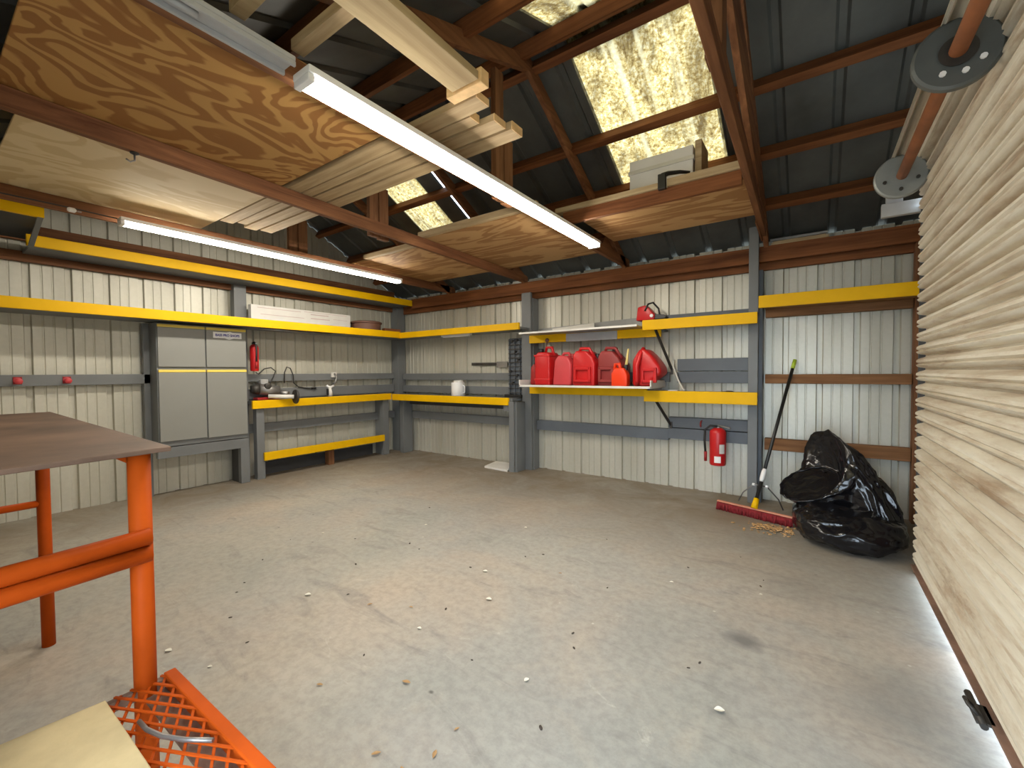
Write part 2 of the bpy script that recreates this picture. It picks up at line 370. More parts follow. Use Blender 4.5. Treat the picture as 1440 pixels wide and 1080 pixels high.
# ------------------------------------------------------------------ timber frame
def truss(x, lab, front=True):
    t = thing('roof_truss', (x, YR, 2.70), lab, 'roof truss', 'roof trusses')
    w = .046; zb = 2.755 if x > -1 else 2.70
    near = {-.405: .075, -3.42: .21}.get(x, 0)          # two of the chords run a little askew
    far = {-.405: -.012, -3.42: -.03}.get(x, 0)
    y1 = 5.33 if x < -1 else 5.1; zt = 2.808 if x < -1 else 2.86
    MB().prism([(x-w/2+near, YF+.03), (x+w/2+near, YF+.03), (x+w/2+far, y1), (x-w/2+far, y1)], zb, zt, 'z', .004).build('bottom_chord', M['brown_y'], t)
    off = .085
    for y0, y1, in ((5.20, YR), (YF+.25, YR)):
        z0, z1 = roof_z(y0)-off-.03, roof_z(y1)-off-.03
        poly = [(y0, z0-.06), (y1, z1-.06), (y1, z1+.06), (y0, z0+.06)]
        MB().prism(poly, x-w/2, x+w/2, 'x', .003).build('rafter', M['brown_y'], t)
    if x < -1:
        B(x-w*1.5, x-w/2, 2.60, 2.70, 2.71, roof_z(2.6)-.2, .003).build('king_post', M['brown_z'], t)
        B(x-w*1.5, x-w/2, 2.71, 2.82, 2.70, 3.2, .003).build('scab_board', M['brown_z'], t)
    else:
        B(x-w/2, x+w/2+.03, 2.20, 2.32, 2.86, roof_z(2.2)-.2, .003).build('king_post', M['brown_z'], t)
        MB().prism([(4.70, 2.86), (4.25, 2.86), (2.35, 3.52), (2.35, 3.74), (3.4, 3.52)], x-.012, x+.030, 'x', .003).build('web_strut', M['brown_y'], t)
        MB().prism([(4.2, 2.862), (2.35, 2.862), (2.35, 3.05), (3.9, 2.92)], x-.0, x+.026, 'x', .003).build('scab_board', M['brown_y'], t)
    MB().prism([(5.10, 2.72), (5.10, 2.74), (4.70, 2.96), (4.50, 2.74)], x-w/2-.012, x-w/2, 'x').build('gusset_plate', M['brown_y'], t)
    return t
TX = [-.405, -1.925, -3.42, -4.88]
for x, l in zip(TX, ['brown timber roof truss above the right grey post', 'brown timber roof truss carrying the nearer lit lamp', 'brown timber roof truss crossing the plywood deck between the two lamps', 'brown timber roof truss carrying the lamp by the left wall']):
    truss(x, l)
PY = [(3.10, 'purlin just on the far side of the ridge'), (3.80, 'brown purlin crossing the middle of the large translucent panel'), (4.33, 'brown purlin third up the slope from the back eave'), (4.84, 'lowest brown purlin nearest the back wall'),
      (2.88, 'purlin just on the near side of the ridge'), (2.2, 'upper purlin on the near roof slope'), (1.4, 'middle purlin on the near roof slope'), (.6, 'lowest purlin on the near roof slope')]
for y, l in PY:
    s = SB if y > YR else -SF
    a = math.atan(-s)
    mt = Matrix.Translation((0, y, roof_z(y)-.027)) @ Matrix.Rotation(a, 4, 'X')
    o = MB().box(XL+.02, .78, -.034, .034, -.075, .022, .003, 2, mt).build('purlin', M['brown_x'], loc=(0, y, roof_z(y)))
    tag(o, l, 'purlin', 'roof purlins')
# plate beam along the back wall
o = B(-5.78, .78, 5.2, 5.246, 2.53, 2.69, .004).build('wall_beam', M['brown_x'], loc=(-2.5, 5.2, 2.53)); tag(o, 'long brown plate beam along the top of the back wall', 'beam')
o = B(XL+.1, .78, 5.30, 5.345, 2.46, 2.60, .004).build('wall_girt', M['brown_x'], loc=(-2.5, 5.3, 2.46)); tag(o, 'brown board tight under the plate beam on the back wall', 'board')
o = B(XL+.035, XL+.08, YF+.1, 5.2, 2.70, 2.86, .004).build('wall_beam', M['brown_y'], loc=(XL, 2, 2.7)); tag(o, 'brown plate beam along the top of the left wall', 'beam')
o = B(XL+.03, XL+.07, YF+.1, 5.2, 2.50, 2.60, .004).build('wall_girt', M['brown_y'], loc=(XL, 2, 2.5)); tag(o, 'brown board above the upper yellow shelf on the left wall', 'board')

# posts
def post(x0, x1, y0, y1, z1, lab, m='grey'):
    o = B(x0, x1, y0, y1, 0, z1, .006).build('wall_post', M[m], loc=((x0+x1)/2, (y0+y1)/2, 0)); return tag(o, lab, 'post', 'grey wall posts' if m == 'grey' else None)
post(-3.425, -3.27, 5.15, 5.195, 2.53, 'grey post on the back wall between the corner bench and the fuel cans')
post(-3.40, -3.255, 5.196, 5.34, 2.45, 'deeper grey post set behind the one beside the fuel cans')
post(-.555, -.465, 5.13, 5.195, 3.0, 'tall grey post on the back wall right of the wall extinguisher')
post(-.52, -.43, 5.196, 5.34, 2.45, 'rear piece of the tall post near the push broom, coloured dark as its shaded side', 'bluegrey')  # extra post; its darker colour stands in for the tall post's shaded side
post(-6.275, -6.10, 5.16, 5.335, 2.70, 'grey post in the far left corner of the room')
post(XL+.03, -6.16, 2.53, 2.68, 2.68, 'grey post on the left wall right beside the cabinet')
o = B(XL+.08, -6.16, 1.34, 1.44, 2.606, 2.70, .004).build('stub_post', M['grey'], loc=(-6.2, 1.39, 2.606)); tag(o, 'short grey post stub standing on the upper left shelf', 'post')
post(.745, .795, 5.22, 5.335, 2.53, 'brown post in the far right corner behind the bin bags', 'brown_z')
o = B(.618, .835, 3.965, 4.11, 0, 2.72, .006).build('door_jamb', M['brown_z'], loc=(.7, 4.1, 0)); tag(o, 'dark wooden jamb post at the far end of the roller door', 'post')

# girts
def girt(x0, x1, y0, y1, z0, z1, m, lab, grp=None):
    o = B(x0, x1, y0, y1, z0, z1, .004).build('wall_girt', M[m], loc=((x0+x1)/2, (y0+y1)/2, z0)); return tag(o, lab, 'girt', grp)
girt(XL+.025, -6.2, YF+.05, 2.52, 1.30, 1.41, 'grey', 'grey girt on the left wall carrying two red hooks')
girt(XL+.025, -6.2, 2.69, 5.15, 1.30, 1.40, 'grey', 'grey girt on the left wall above the bench')
girt(XL+.025, -6.2, 2.69, 5.15, 1.06, 1.20, 'grey', 'grey backboard at bench height on the left wall', None)
girt(XL+.025, -6.2, 2.69, 5.15, .60, .72, 'grey', 'grey girt on the left wall below the bench')
girt(-6.09, -3.43, 5.26, 5.34, 1.28, 1.39, 'grey', 'grey girt on the back wall behind the white canister')
girt(-6.09, -3.43, 5.26, 5.34, 1.06, 1.18, 'grey', 'grey backboard at bench height on the back wall')
girt(-6.09, -3.43, 5.26, 5.34, .60, .72, 'grey', 'grey girt on the back wall under the corner bench')
girt(-3.24, -1.40, 5.25, 5.34, .575, .71, 'bluegrey', 'blue grey girt on the back wall under the fuel cans')
girt(-1.40, -.56, 5.25, 5.34, .60, .725, 'bluegrey', 'lower blue grey board behind the wall extinguisher')
girt(-1.40, -.56, 5.25, 5.34, .735, .855, 'bluegrey', 'upper blue grey board behind the wall extinguisher')
girt(-1.30, -.56, 5.25, 5.34, 1.262, 1.392, 'bluegrey', 'lower grey board over the small right yellow shelf')
girt(-1.30, -.56, 5.25, 5.34, 1.40, 1.54, 'bluegrey', 'upper grey board over the small right yellow shelf')
girt(-3.24, -1.40, 5.28, 5.34, 1.27, 1.39, 'grey', 'grey girt on the back wall hidden behind the fuel cans')
girt(-.41, .74, 5.25, 5.34, 1.262, 1.358, 'girt', 'bare brown girt behind the top of the broom handle')
girt(-.41, .74, 5.25, 5.34, .56, .68, 'girt', 'bare brown girt behind the black bin bags')
girt(-.41, .74, 5.25, 5.34, 1.955, 2.05, 'girt', 'bare brown girt under the right yellow shelf front')

# ------------------------------------------------------------------ shelves and benches
def shelf(name, lab, parts, loc, cat='shelf', grp='yellow edged shelves'):
    t = thing(name, loc, lab, cat, grp)
    for nm, box, m in parts:
        b = box if len(box) > 6 else (*box, .004)
        B(*b).build(nm, M[m], t)
    return t
shelf('wall_shelf', 'upper yellow edged shelf along the left wall just under the lamp', [
    ('board', (XL+.03, -5.78, .72, 5.19, 2.575, 2.605), 'grey'), ('yellow_front', (-5.78, -5.742, .69, 5.19, 2.565, 2.665), 'yellow')], (-6.0, 2.9, 2.57))
shelf('wall_shelf', 'lower yellow edged shelf along the left wall over the grey cabinet', [
    ('board', (XL+.03, -5.735, YF+.1, 5.33, 2.0, 2.03), 'grey'), ('yellow_front', (-5.735, -5.697, YF+.1, 4.87, 1.99, 2.093), 'yellow')], (-6.0, 2.5, 2.0))
shelf('wall_shelf', 'yellow edged shelf on the back wall left of the fuel cans', [
    ('board', (-5.73, -3.30, 4.908, 5.33, 2.0, 2.03), 'grey'), ('yellow_front', (-5.735, -3.29, 4.87, 4.908, 1.985, 2.08), 'yellow')], (-4.5, 5.1, 2.0))
t = shelf('wall_shelf', 'deep high shelf with yellow front at the upper left edge', [
    ('board', (XL+.03, -5.30, YF+.1, .74, 2.715, 2.745), 'dgrey'), ('yellow_front', (-5.30, -5.262, YF+.1, .74, 2.715, 2.90), 'yellow')], (-5.8, .3, 2.7))
MB().prism([(-5.27, 2.715), (-5.33, 2.715), (-5.79, 2.56), (-5.74, 2.56)], .70, .735, 'y').build('end_board', M['grey'], t)
shelf('wall_shelf', 'short yellow fronted shelf holding the red power tool', [
    ('board', (-1.60, -.46, 4.962, 5.34, 1.965, 1.99), 'bluegrey'), ('yellow_front', (-1.61, -.455, 4.924, 4.962, 1.872, 1.985), 'yellow'), ('back_board', (-1.60, -.56, 5.30, 5.34, 1.99, 2.07), 'bluegrey')], (-1, 5.1, 1.9))
shelf('wall_shelf', 'short yellow fronted shelf above the wall extinguisher', [
    ('board', (-1.58, -.46, 4.962, 5.34, 1.135, 1.165), 'pale'), ('yellow_front', (-1.59, -.45, 4.924, 4.962, 1.052, 1.178), 'yellow')], (-1, 5.1, 1.1))
shelf('wall_shelf', 'yellow fronted shelf over the broom beside the roller door', [
    ('board', (-.41, .74, 4.972, 5.34, 2.035, 2.06), 'girt'), ('yellow_front', (-.446, .745, 4.934, 4.972, 2.022, 2.142), 'yellow')], (.1, 5.1, 2.0))
shelf('wall_shelf', 'shelf with dull yellow front under the tray of fuel cans', [
    ('board', (-3.24, -1.60, 5.10, 5.34, 1.17, 1.205), 'grey'), ('yellow_front', (-3.24, -1.60, 5.06, 5.098, 1.10, 1.205), 'yellow')], (-2.4, 5.2, 1.1))
shelf('wall_shelf', 'shelf with dull yellow front under the upper metal tray', [
    ('board', (-3.24, -1.43, 5.10, 5.34, 1.87, 1.90), 'grey'), ('yellow_front', (-3.24, -1.44, 5.06, 5.098, 1.80, 1.905), 'yellow')], (-2.4, 5.2, 1.8))

t = thing('workbench', (-6.1, 3.7, 0), 'grey workbench with yellow front along the left wall', 'workbench', 'yellow fronted workbenches')
B(XL+.03, -6.0, 2.66, 4.88, 1.0, 1.045, .004).build('bench_top', M['grey'], t)
B(-6.0, -5.96, 2.64, 4.885, .945, 1.052, .004).build('yellow_front', M['yellow'], t)
B(-6.10, -6.005, 2.70, 2.80, 0, .998, .004).build('leg', M['grey'], t)
B(-6.10, -6.005, 4.74, 4.86, 0, .998, .004).build('leg', M['grey'], t)
B(XL+.03, -6.10, 4.78, 4.82, 0.0, .998).build('end_panel', M['grey'], t)
B(XL+.03, -6.0, 2.805, 4.735, .272, .305).build('lower_shelf', M['grey'], t)
B(-6.0, -5.962, 2.775, 4.735, .245, .352, .004).build('lower_yellow_front', M['yellow'], t)
B(-6.15, -6.05, 3.75, 3.84, 0, .27).build('prop_block', M['brown_z'], t)
B(XL+.02, XL+.05, 2.8, 4.7, .0, .17).build('skirt_board', M['dgrey'], t)
t = thing('workbench', (-4.7, 5.1, 0), 'grey workbench with yellow front along the back wall in the far corner', 'workbench', 'yellow fronted workbenches')
B(-5.955, -3.44, 4.93, 5.255, .985, 1.03, .004).build('bench_top', M['grey'], t)
B(-5.955, -3.49, 4.892, 4.93, .935, 1.04, .004).build('yellow_front', M['yellow'], t)
B(-3.60, -3.49, 4.93, 4.99, .85, .935).build('corner_cleat', M['grey'], t)
B(-3.485, -3.40, 4.90, 5.00, 0, .985, .004).build('leg', M['grey'], t)
B(-3.40, -3.37, 4.93, 5.14, 0, .98).build('end_panel', M['grey'], t)
B(-5.95, -5.85, 5.05, 5.25, 0, .985, .004).build('leg', M['grey'], t)
B(-5.95, -3.5, 5.20, 5.255, .85, .93).build('rear_rail', M['dgrey'], t)

# grey cabinet
t = thing('wall_cabinet', (-6.1, 2.1, 0), 'tall grey four door wall cabinet with yellow strips under the lower shelf', 'cabinet')
X0 = -5.955
B(XL+.03, X0-.022, 1.655, 2.575, .585, 1.985, .004).build('body', M['grey'], t)
B(X0-.10, X0-.02, 1.645, 2.59, .455, .575, .004).build('base_rail', M['grey'], t)
B(X0-.10, X0-.02, 2.49, 2.595, 0, .455, .004).build('leg', M['grey'], t)
B(XL+.03, XL+.10, 1.60, 1.66, 0, 1.985, .004).build('leg', M['grey'], t)
B(XL+.04, X0-.1, 2.50, 2.54, 0, .455).build('leg', M['dgrey'], t)
doors = {}
for (y0, y1, z0, z1) in ((1.665, 2.118, .645, 1.425), (2.132, 2.572, .635, 1.425), (1.665, 2.118, 1.49, 1.935), (2.132, 2.572, 1.49, 1.935)):
    d = B(X0-.02, X0, y0, y1, z0, z1, .004).build('door', M['cab'], t)
    B(X0-.02, X0+.004, y0, y1, z1+.003, z1+.033, .003).build('yellow_strip', M['lyellow'], d)
    doors[(y0, z0)] = d
d = doors[(2.132, 1.49)]
st = MB().prism([(2.205, 1.918), (2.205, 1.845), (2.33, 1.845), (2.38, 1.828), (2.43, 1.845), (2.52, 1.845), (2.52, 1.918), (2.42, 1.918), (2.39, 1.928), (2.35, 1.918)], X0, X0+.003, 'x').build('sticker', M['white'], d)
def text_mesh(txt, size, name, mat, parent, mtx):
    cu = bpy.data.curves.new(name, 'FONT'); cu.body = txt; cu.size = size; cu.align_x = 'CENTER'; cu.align_y = 'CENTER'; cu.extrude = .0006; cu.offset = size*.03
    to = bpy.data.objects.new(name+'_t', cu); COL.objects.link(to)
    me = bpy.data.meshes.new_from_object(to); bpy.data.objects.remove(to)
    me.name = name; me.transform(mtx)
    off = Vector(parent['_w']); me.transform(Matrix.Translation(-off))
    me.materials.clear(); me.materials.append(mat)
    o = bpy.data.objects.new(name, me); COL.objects.link(o)
    # a sub-part of the sticker's door (third level is the deepest allowed)
    o.parent = parent; o['_w'] = parent['_w']; return o
tm = Matrix.Translation((X0+.0040, 2.362, 1.880)) @ Matrix(((0, 0, 1, 0), (.88, 0, 0, 0), (0, 1, 0, 0), (0, 0, 0, 1)))
text_mesh('BASS PRO SHOPS', .040, 'sticker_lettering', M['blue'], d, tm)

# ------------------------------------------------------------------ lamps
def lamp(x, y0, y1, lit, lab, w=.13, bits=True):
    t = thing('strip_lamp', (x, (y0+y1)/2, 2.70), lab, 'lamp', 'ceiling strip lamps')
    B(x-w/2, x+w/2, y0, y1, 2.668, 2.699, .006).build('housing', M['white'], t)
    prof = [(x-w*.44, 2.667), (x-w*.43, 2.656), (x-w*.36, 2.642), (x+w*.36, 2.642), (x+w*.43, 2.656), (x+w*.44, 2.667)]
    MB().prism(prof, y0+.03, y1-.03, 'y').build('diffuser', M['tube'] if lit else M['offwhite'], t, smooth=True)
    for y in (y0, y1-.03): B(x-w*.45, x+w*.45, y, y+.03, 2.636, 2.668, .005).build('end_cap', M['white'], t)
    return t
lamp(-1.80, 1.02, 4.05, True, 'long lit strip lamp running across the middle of the ceiling')
lamp(-4.69, 1.08, 4.02, True, 'long lit strip lamp near the left wall above the upper shelf', .11)
t = thing('strip_lamp', (-1.80, .4, 2.70), 'unlit white lamp channel beyond the near end of the middle lamp', 'lamp', 'ceiling strip lamps')
B(-1.845, -1.745, YF+.2, .97, 2.678, 2.699, .005).build('housing', M['gauge'], t)
B(-1.845, -1.832, YF+.2, .97, 2.658, 2.678, .003).build('side_rail', M['gauge'], t)
B(-1.758, -1.745, YF+.2, .97, 2.658, 2.678, .003).build('side_rail', M['gauge'], t)
MB().tube([(-1.79, .55, 2.668), (-1.79, .64, 2.668)], .012, 10).build('socket', M['gauge'], t)
o = MB().tube([(-4.72, YF+.2, 2.70), (-4.70, .4, 2.69), (-4.69, .8, 2.69), (-4.69, 1.07, 2.685)], .006, 6).build('lamp_cord', M['cord'], loc=(-4.7, .5, 2.69)); tag(o, 'thin cord running to the near end of the left lamp', 'cord')
t = thing('power_plug', (-4.69, .80, 2.69), 'small pale plug on the cord of the left lamp', 'plug')
MB().lathe([(.012, 0), (.018, .01), (.018, .04), (.008, .05)], (-4.69, .78, 2.675), (0, 1, 0), 12).build('plug_body', M['white'], t)
B(-4.697, -4.693, .835, .86, 2.67, 2.68).build('prong', M['steel'], t)

# ------------------------------------------------------------------ loft decking and lumber
def slab(name, box, m, lab, cat, grp=None, bev=.003):
    o = B(*box, bev).build(name, M[m], loc=((box[0]+box[1])/2, (box[2]+box[3])/2, box[4])); return tag(o, lab, cat, grp)
slab('plywood_sheet', (-3.44, -1.92, .30, 1.69, 2.810, 2.825), 'plyA', 'wild grained brown plywood sheet over the trusses at the upper left', 'plywood', 'loft plywood')
slab('plywood_sheet', (-4.90, -3.445, .40, 1.72, 2.810, 2.825), 'plyB', 'pale plywood sheet over the trusses left of the wild grained one', 'plywood', 'loft plywood')
slab('plywood_sheet', (-4.90, -3.43, 3.40, 4.80, 2.810, 2.825), 'plyC', 'pale deck plywood sheet above the far end of the left lamp', 'plywood', 'loft plywood')
slab('plywood_sheet', (-3.42, -1.93, 3.22, 4.82, 2.810, 2.825), 'plyC', 'pinkish deck plywood sheet left of the far end of the middle lamp', 'plywood', 'loft plywood')
slab('plywood_sheet', (-1.78, -.43, 3.62, 4.50, 2.810, 2.825), 'plyC', 'rough brown deck plywood sheet under the white box', 'plywood', 'loft plywood')
slab('deck_board', (-1.88, -.43, 3.52, 3.565, 2.745, 2.85), 'brown_x', 'reddish board along the front edge of the deck under the white box', 'board')
slab('deck_board', (-1.95, -1.02, 3.50, 3.59, 2.852, 2.895), 'pale', 'pale board on top of the deck edge left of the black clamp', 'board')
slab('deck_board', (-.95, -.42, 3.50, 3.59, 2.852, 2.91), 'pale', 'pale board on top of the deck edge right of the black clamp', 'board')
slab('deck_board', (-3.40, -1.95, 3.16, 3.21, 2.81, 2.87), 'pale', 'pale board edging the deck left of the middle lamp', 'board')
slab('deck_board', (-4.55, -3.6, 3.33, 3.39, 2.81, 2.86), 'pale', 'pale board edging the deck beyond the left lamp', 'board')
# stack of weathered planks lying across the trusses
pl = [(-4.47, -1.42, 1.735, 1.84, 2.810, 2.848, 'first'), (-4.40, -1.56, 1.850, 1.93, 2.810, 2.855, 'second'), (-4.50, -1.47, 1.95, 2.06, 2.810, 2.85, 'third'), (-4.46, -1.44, 2.08, 2.19, 2.810, 2.86, 'farthest')]
wl = {'first': 'pale weathered plank beside the pale plywood edge, nearest of the stack', 'second': 'short thick plank second from the plywood in the overhead stack', 'third': 'pale plank third from the plywood in the overhead stack', 'farthest': 'pale plank at the far side of the overhead stack'}
for x0, x1, y0, y1, z0, z1, k in pl:
    t = thing('plank', ((x0+x1)/2, (y0+y1)/2, z0), wl[k], 'plank', 'overhead plank stack')
    B(x0, x1-.006, y0, y1, z0, z1, .003).build('board', M['pale'], t)
    B(x1-.006, x1, y0, y1, z0, z1, .002).build('cut_end', M['endgrain'], t)
slab('plank', (-4.3, -2.1, 1.90, 2.12, 2.862, 2.90), 'brown_x', 'brown plank lying on top of the overhead stack', 'plank', 'overhead plank stack')
slab('plank', (-1.50, -1.33, -.1, 1.64, 2.811, 2.85), 'pale_y', 'wide mottled plank running towards the ridge right of the middle lamp', 'plank')
slab('lumber_block', (-1.93, -1.36, 1.05, 1.11, 2.852, 2.90), 'pale', 'short pale block resting across the truss and the mottled plank', 'block')
slab('lumber_block', (-1.93, -1.40, .80, .86, 2.852, 2.90), 'pale_y', 'short grey block nearest the top edge beside the middle lamp', 'block')
slab('lumber_block', (-1.56, -1.33, 1.66, 1.722, 2.811, 2.885), 'endgrain', 'honey coloured block at the end of the mottled plank', 'block')
# white box on the deck, black clamp, boards on the back beam
t = thing('storage_box', (-1.0, 3.85, 2.9), 'white box standing on the deck in front of the large roof panel', 'box')
B(-1.32, -.80, 3.70, 3.98, 2.91, 3.215, .006).build('body', M['offwhite'], t)
B(-1.33, -.79, 3.69, 3.99, 3.10, 3.13, .004).build('lid_band', M['cream'], t)
slab('box_board', (-.79, -.74, 3.72, 3.98, 2.91, 3.25), 'pale', 'pale board leaning at the right of the white box on the deck', 'board')
t = thing('spring_clamp', (-1.0, 3.52, 2.85), 'black clamp gripping the deck edge in front of the white box', 'clamp')
B(-1.015, -.955, 3.475, 3.515, 2.83, 2.95, .006).build('jaw', M['black'], t)
MB().tube([(-.985, 3.50, 2.94), (-.95, 3.54, 2.965), (-.87, 3.58, 2.97), (-.80, 3.60, 2.955)], [.022, .018, .014, .01], 10).build('handle', M['black'], t)
for i, (x0, x1, y, z, l) in enumerate([(-.36, .12, 5.21, 2.70, 'pale trim stick lowest on the back beam beside the right truss'), (-.35, .10, 5.235, 2.722, 'pale trim stick in the middle of the bundle on the back beam'), (-.37, .11, 5.215, 2.745, 'grey trim stick topmost on the back beam beside the right truss')]):
    slab('trim_stick', (x0, x1, y, y+.03, z-.008, z+.012), 'pale' if i < 2 else 'steel', l, 'stick', 'trim sticks on the beam', .002)

t = thing('ceiling_hook', (-3.26, .80, 2.70), 'small dark hook under the brown truss below the wild grained plywood', 'hook')
MB().lathe([(.022, 0), (.022, .006), (.010, .012)], (-3.262, .83, 2.70), (0, 0, -1), 12).build('plate', M['iron'], t)
MB().tube([(-3.262, .83, 2.69), (-3.262, .83, 2.655), (-3.262, .81, 2.64), (-3.262, .79, 2.65)], .005, 8).build('hook', M['steel'], t)

# ------------------------------------------------------------------ roller door
PITCH = .0875
def curtain():
    cx, cz, r = .45, 2.64, .15
    straight = cz-.088; L = straight+r*math.radians(118)
    n = int(L/PITCH); pts = []
    prof = [(0, .018), (.08, .018), (.12, -.006), (.18, -.022), (.32, -.030), (.37, -.022), (.41, -.013), (.46, -.020), (.54, -.029), (.70, -.027), (.82, -.012), (.90, .010), (.95, .018)]
    for k in range(n+1):
        for q, h in prof:
            s = (k+q)*PITCH
            if s > L: break
            if s <= straight: p = (cx+r+h, .088+s)
            else:
                a = (s-straight)/r; p = (cx+(r+h)*math.cos(a), cz+(r+h)*math.sin(a))
            pts.append(p)
    m = MB(); ys = [3.93-(3.93+.25)*i/6 for i in range(7)]
    rows = [[(x, y, z) for x, z in pts] for y in ys]
    return m.grid(rows, smooth=False)
dr = thing('door_1', (.6, 2.0, 0), 'closed cream roller door with horizontal slats and brown rust marks', 'roller door'); dr['kind'] = 'structure'
curtain().build('curtain', M['door'], dr, smooth=True)
mb = B(.585, .615, -.25, 3.93, .062, .11, .004); mb.box(.560, .60, -.25, 3.93, .062, .072, .002)
mb.build('bottom_bar', M['rust'], dr)
B(.585, .635, 3.935, 3.96, .0, 2.5).build('guide_rail', M['iron'], dr)
B(.636, .66, 3.88, 3.962, .0, 2.5).build('guide_rail', M['iron'], dr)
la = thing('door_latch', (.55, 2.38, .08), 'dark iron slide latch at the foot of the roller door', 'latch')
B(.520, .575, 2.30, 2.42, .06, .072, .003).build('plate', M['iron'], la)
MB().tube([(.53, 2.46, .085), (.53, 2.25, .085)], .012, 10).build('bolt', M['iron'], la)
MB().tube([(.53, 2.36, .085), (.50, 2.36, .115), (.50, 2.31, .12), (.53, 2.30, .09)], .007, 8).build('handle', M['iron'], la)
# shaft with its two drum wheels
t = thing('door_shaft', (.46, 2.5, 2.63), 'rusty orange door shaft with two grey drum wheels above the roller door', 'shaft')
MB().tube([(.445, YF+.1, 2.64), (.455, 3.98, 2.63)], .028, 16).build('pipe', M['axle'], t)
def wheel(y, mat, r, holes, nm):
    w = MB().lathe([(.03, -.02), (r*.93, -.02), (r, -.012), (r, .012), (r*.93, .02), (.03, .02)], (.452, y, 2.635), (0, 1, 0), 40).build(nm, mat, t, smooth='fix')
    MB().lathe([(.03, 0), (.058, .0), (.054, .012), (.03, .014)], (.452, y-.034, 2.635), (0, 1, 0), 24).build('hub', M['iron'] if holes == 0 else M['galv'], w, smooth='fix')
    for a in ((-35, 0), (-75, 0), (-120, 0)) if holes == 0 else ((-20, 0), (-90, 0), (-160, 0)):
        q = math.radians(a[0]); MB().lathe([(.011, 0), (.011, .008), (.006, .012)], (.452+.085*math.cos(q), y-.033, 2.635+.085*math.sin(q)), (0, 1, 0), 8).build('bolt', M['white'] if holes == 0 else M['iron'], w)
wheel(2.42, M['wheelgrey'], .134, 0, 'drum_wheel'); wheel(3.72, M['galv'], .135, 1, 'drum_wheel')
t = thing('shaft_bracket', (.5, 4.05, 2.5), 'grey steel bracket holding the far end of the door shaft', 'bracket')
B(.385, .63, 3.965, 4.01, 2.46, 2.55, .004).build('plate', M['gauge'], t)
MB().lathe([(.045, 0), (.045, .05), (.03, .06)], (.455, 3.93, 2.63), (0, 1, 0), 20).build('bearing', M['rust'], t)
B(.41, .50, 3.985, 4.02, 2.54, 2.66, .004).build('upright', M['gauge'], t)

# ------------------------------------------------------------------ orange table with mesh shelf
t = thing('steel_table', (-2.5, .2, 0), 'tall orange pipe legged steel table with rusty plate top at the left edge', 'table')
MB().prism([(-1.545, .457), (-3.635, .506), (-3.66, -.27), (-1.43, -.27)], 1.176, 1.19, 'z', .003).build('table_top', M['tabletop'], t)
for (x, y, r) in ((-1.60, .395, .027), (-3.24, .415, .026), (-1.55, -.2, .027), (-3.24, -.22, .026)):
    MB().tube([(x, y, 0), (x, y, 1.175)], r, 20).build('leg', M['orange'], t)
for z in (.935, .887):
    MB().tube([(-1.562, .405, z), (-1.51, -.22, z-.006)], .024, 16).build('rail', M['orange'], t)
MB().tube([(-3.24, .40, .745), (-3.24, -.22, .745)], .018, 12).build('rail', M['orange'], t)
MB().tube([(-1.6, .40, 1.150), (-3.24, .42, 1.150)], .02, 12).build('rail', M['orange'], t)
MB().bar((-1.60, .452, .478), (-.72, .462, .478), .03, .045, .004).build('shelf_bar', M['orange'], t)
MB().bar((-.74, .45, .478), (-.74, -.22, .478), .03, .045, .004).build('shelf_bar', M['orange'], t)
MB().tube([(-.74, .44, 0), (-.74, .44, .47)], .027, 16).build('leg', M['orange'], t)
mesh = MB(); x0, x1, y0, y1 = -1.60, -.75, -.20, .445
def clip_line(cx, cy, dx, dy):
    ts = []
    lo, hi = -9, 9
    for p, d, a, b in ((cx, dx, x0, x1), (cy, dy, y0, y1)):
        ta, tb = (a-p)/d, (b-p)/d
        lo = max(lo, min(ta, tb)); hi = min(hi, max(ta, tb))
    return (lo, hi) if hi-lo > .01 else None
for sg in (1, -1):
    for k in range(-34, 40):
        c = x0+k*.072
        dx, dy = .899, .438*sg
        q = clip_line(c, y0 if sg == 1 else y1, dx, dy)
        if q:
            p = [(c+dx*s, (y0 if sg == 1 else y1)+dy*s, .492+.002*sg) for s in q]
            mesh.bar(p[0], p[1], .0065, .004)
mesh.build('mesh_shelf', M['orange'], t)
B(-1.59, -.76, .385, .45, .455, .462).build('shelf_flange', M['rust'], t)
MB().bar((-1.595, .44, .474), (-1.60, -.22, .474), .02, .03, .003).build('shelf_bar', M['rust'], t)
o = MB().prism([(-1.545, .297), (-1.60, -.2), (-1.10, -.2), (-1.17, .245), (-1.19, .30)], .501, .53, 'z', .003).build('board_offcut', M['osb'], loc=(-1.35, .1, .5)); tag(o, 'pale board offcut lying on the orange mesh shelf', 'board')
o = MB().tube([(-1.42, .335, .504), (-1.37, .337, .505), (-1.31, .352, .506), (-1.25, .380, .507), (-1.19, .418, .508)], .0055, 8).build('metal_strip', M['steel'], loc=(-1.3, .37, .5)); tag(o, 'bent grey metal strip lying on the orange mesh', 'strip')

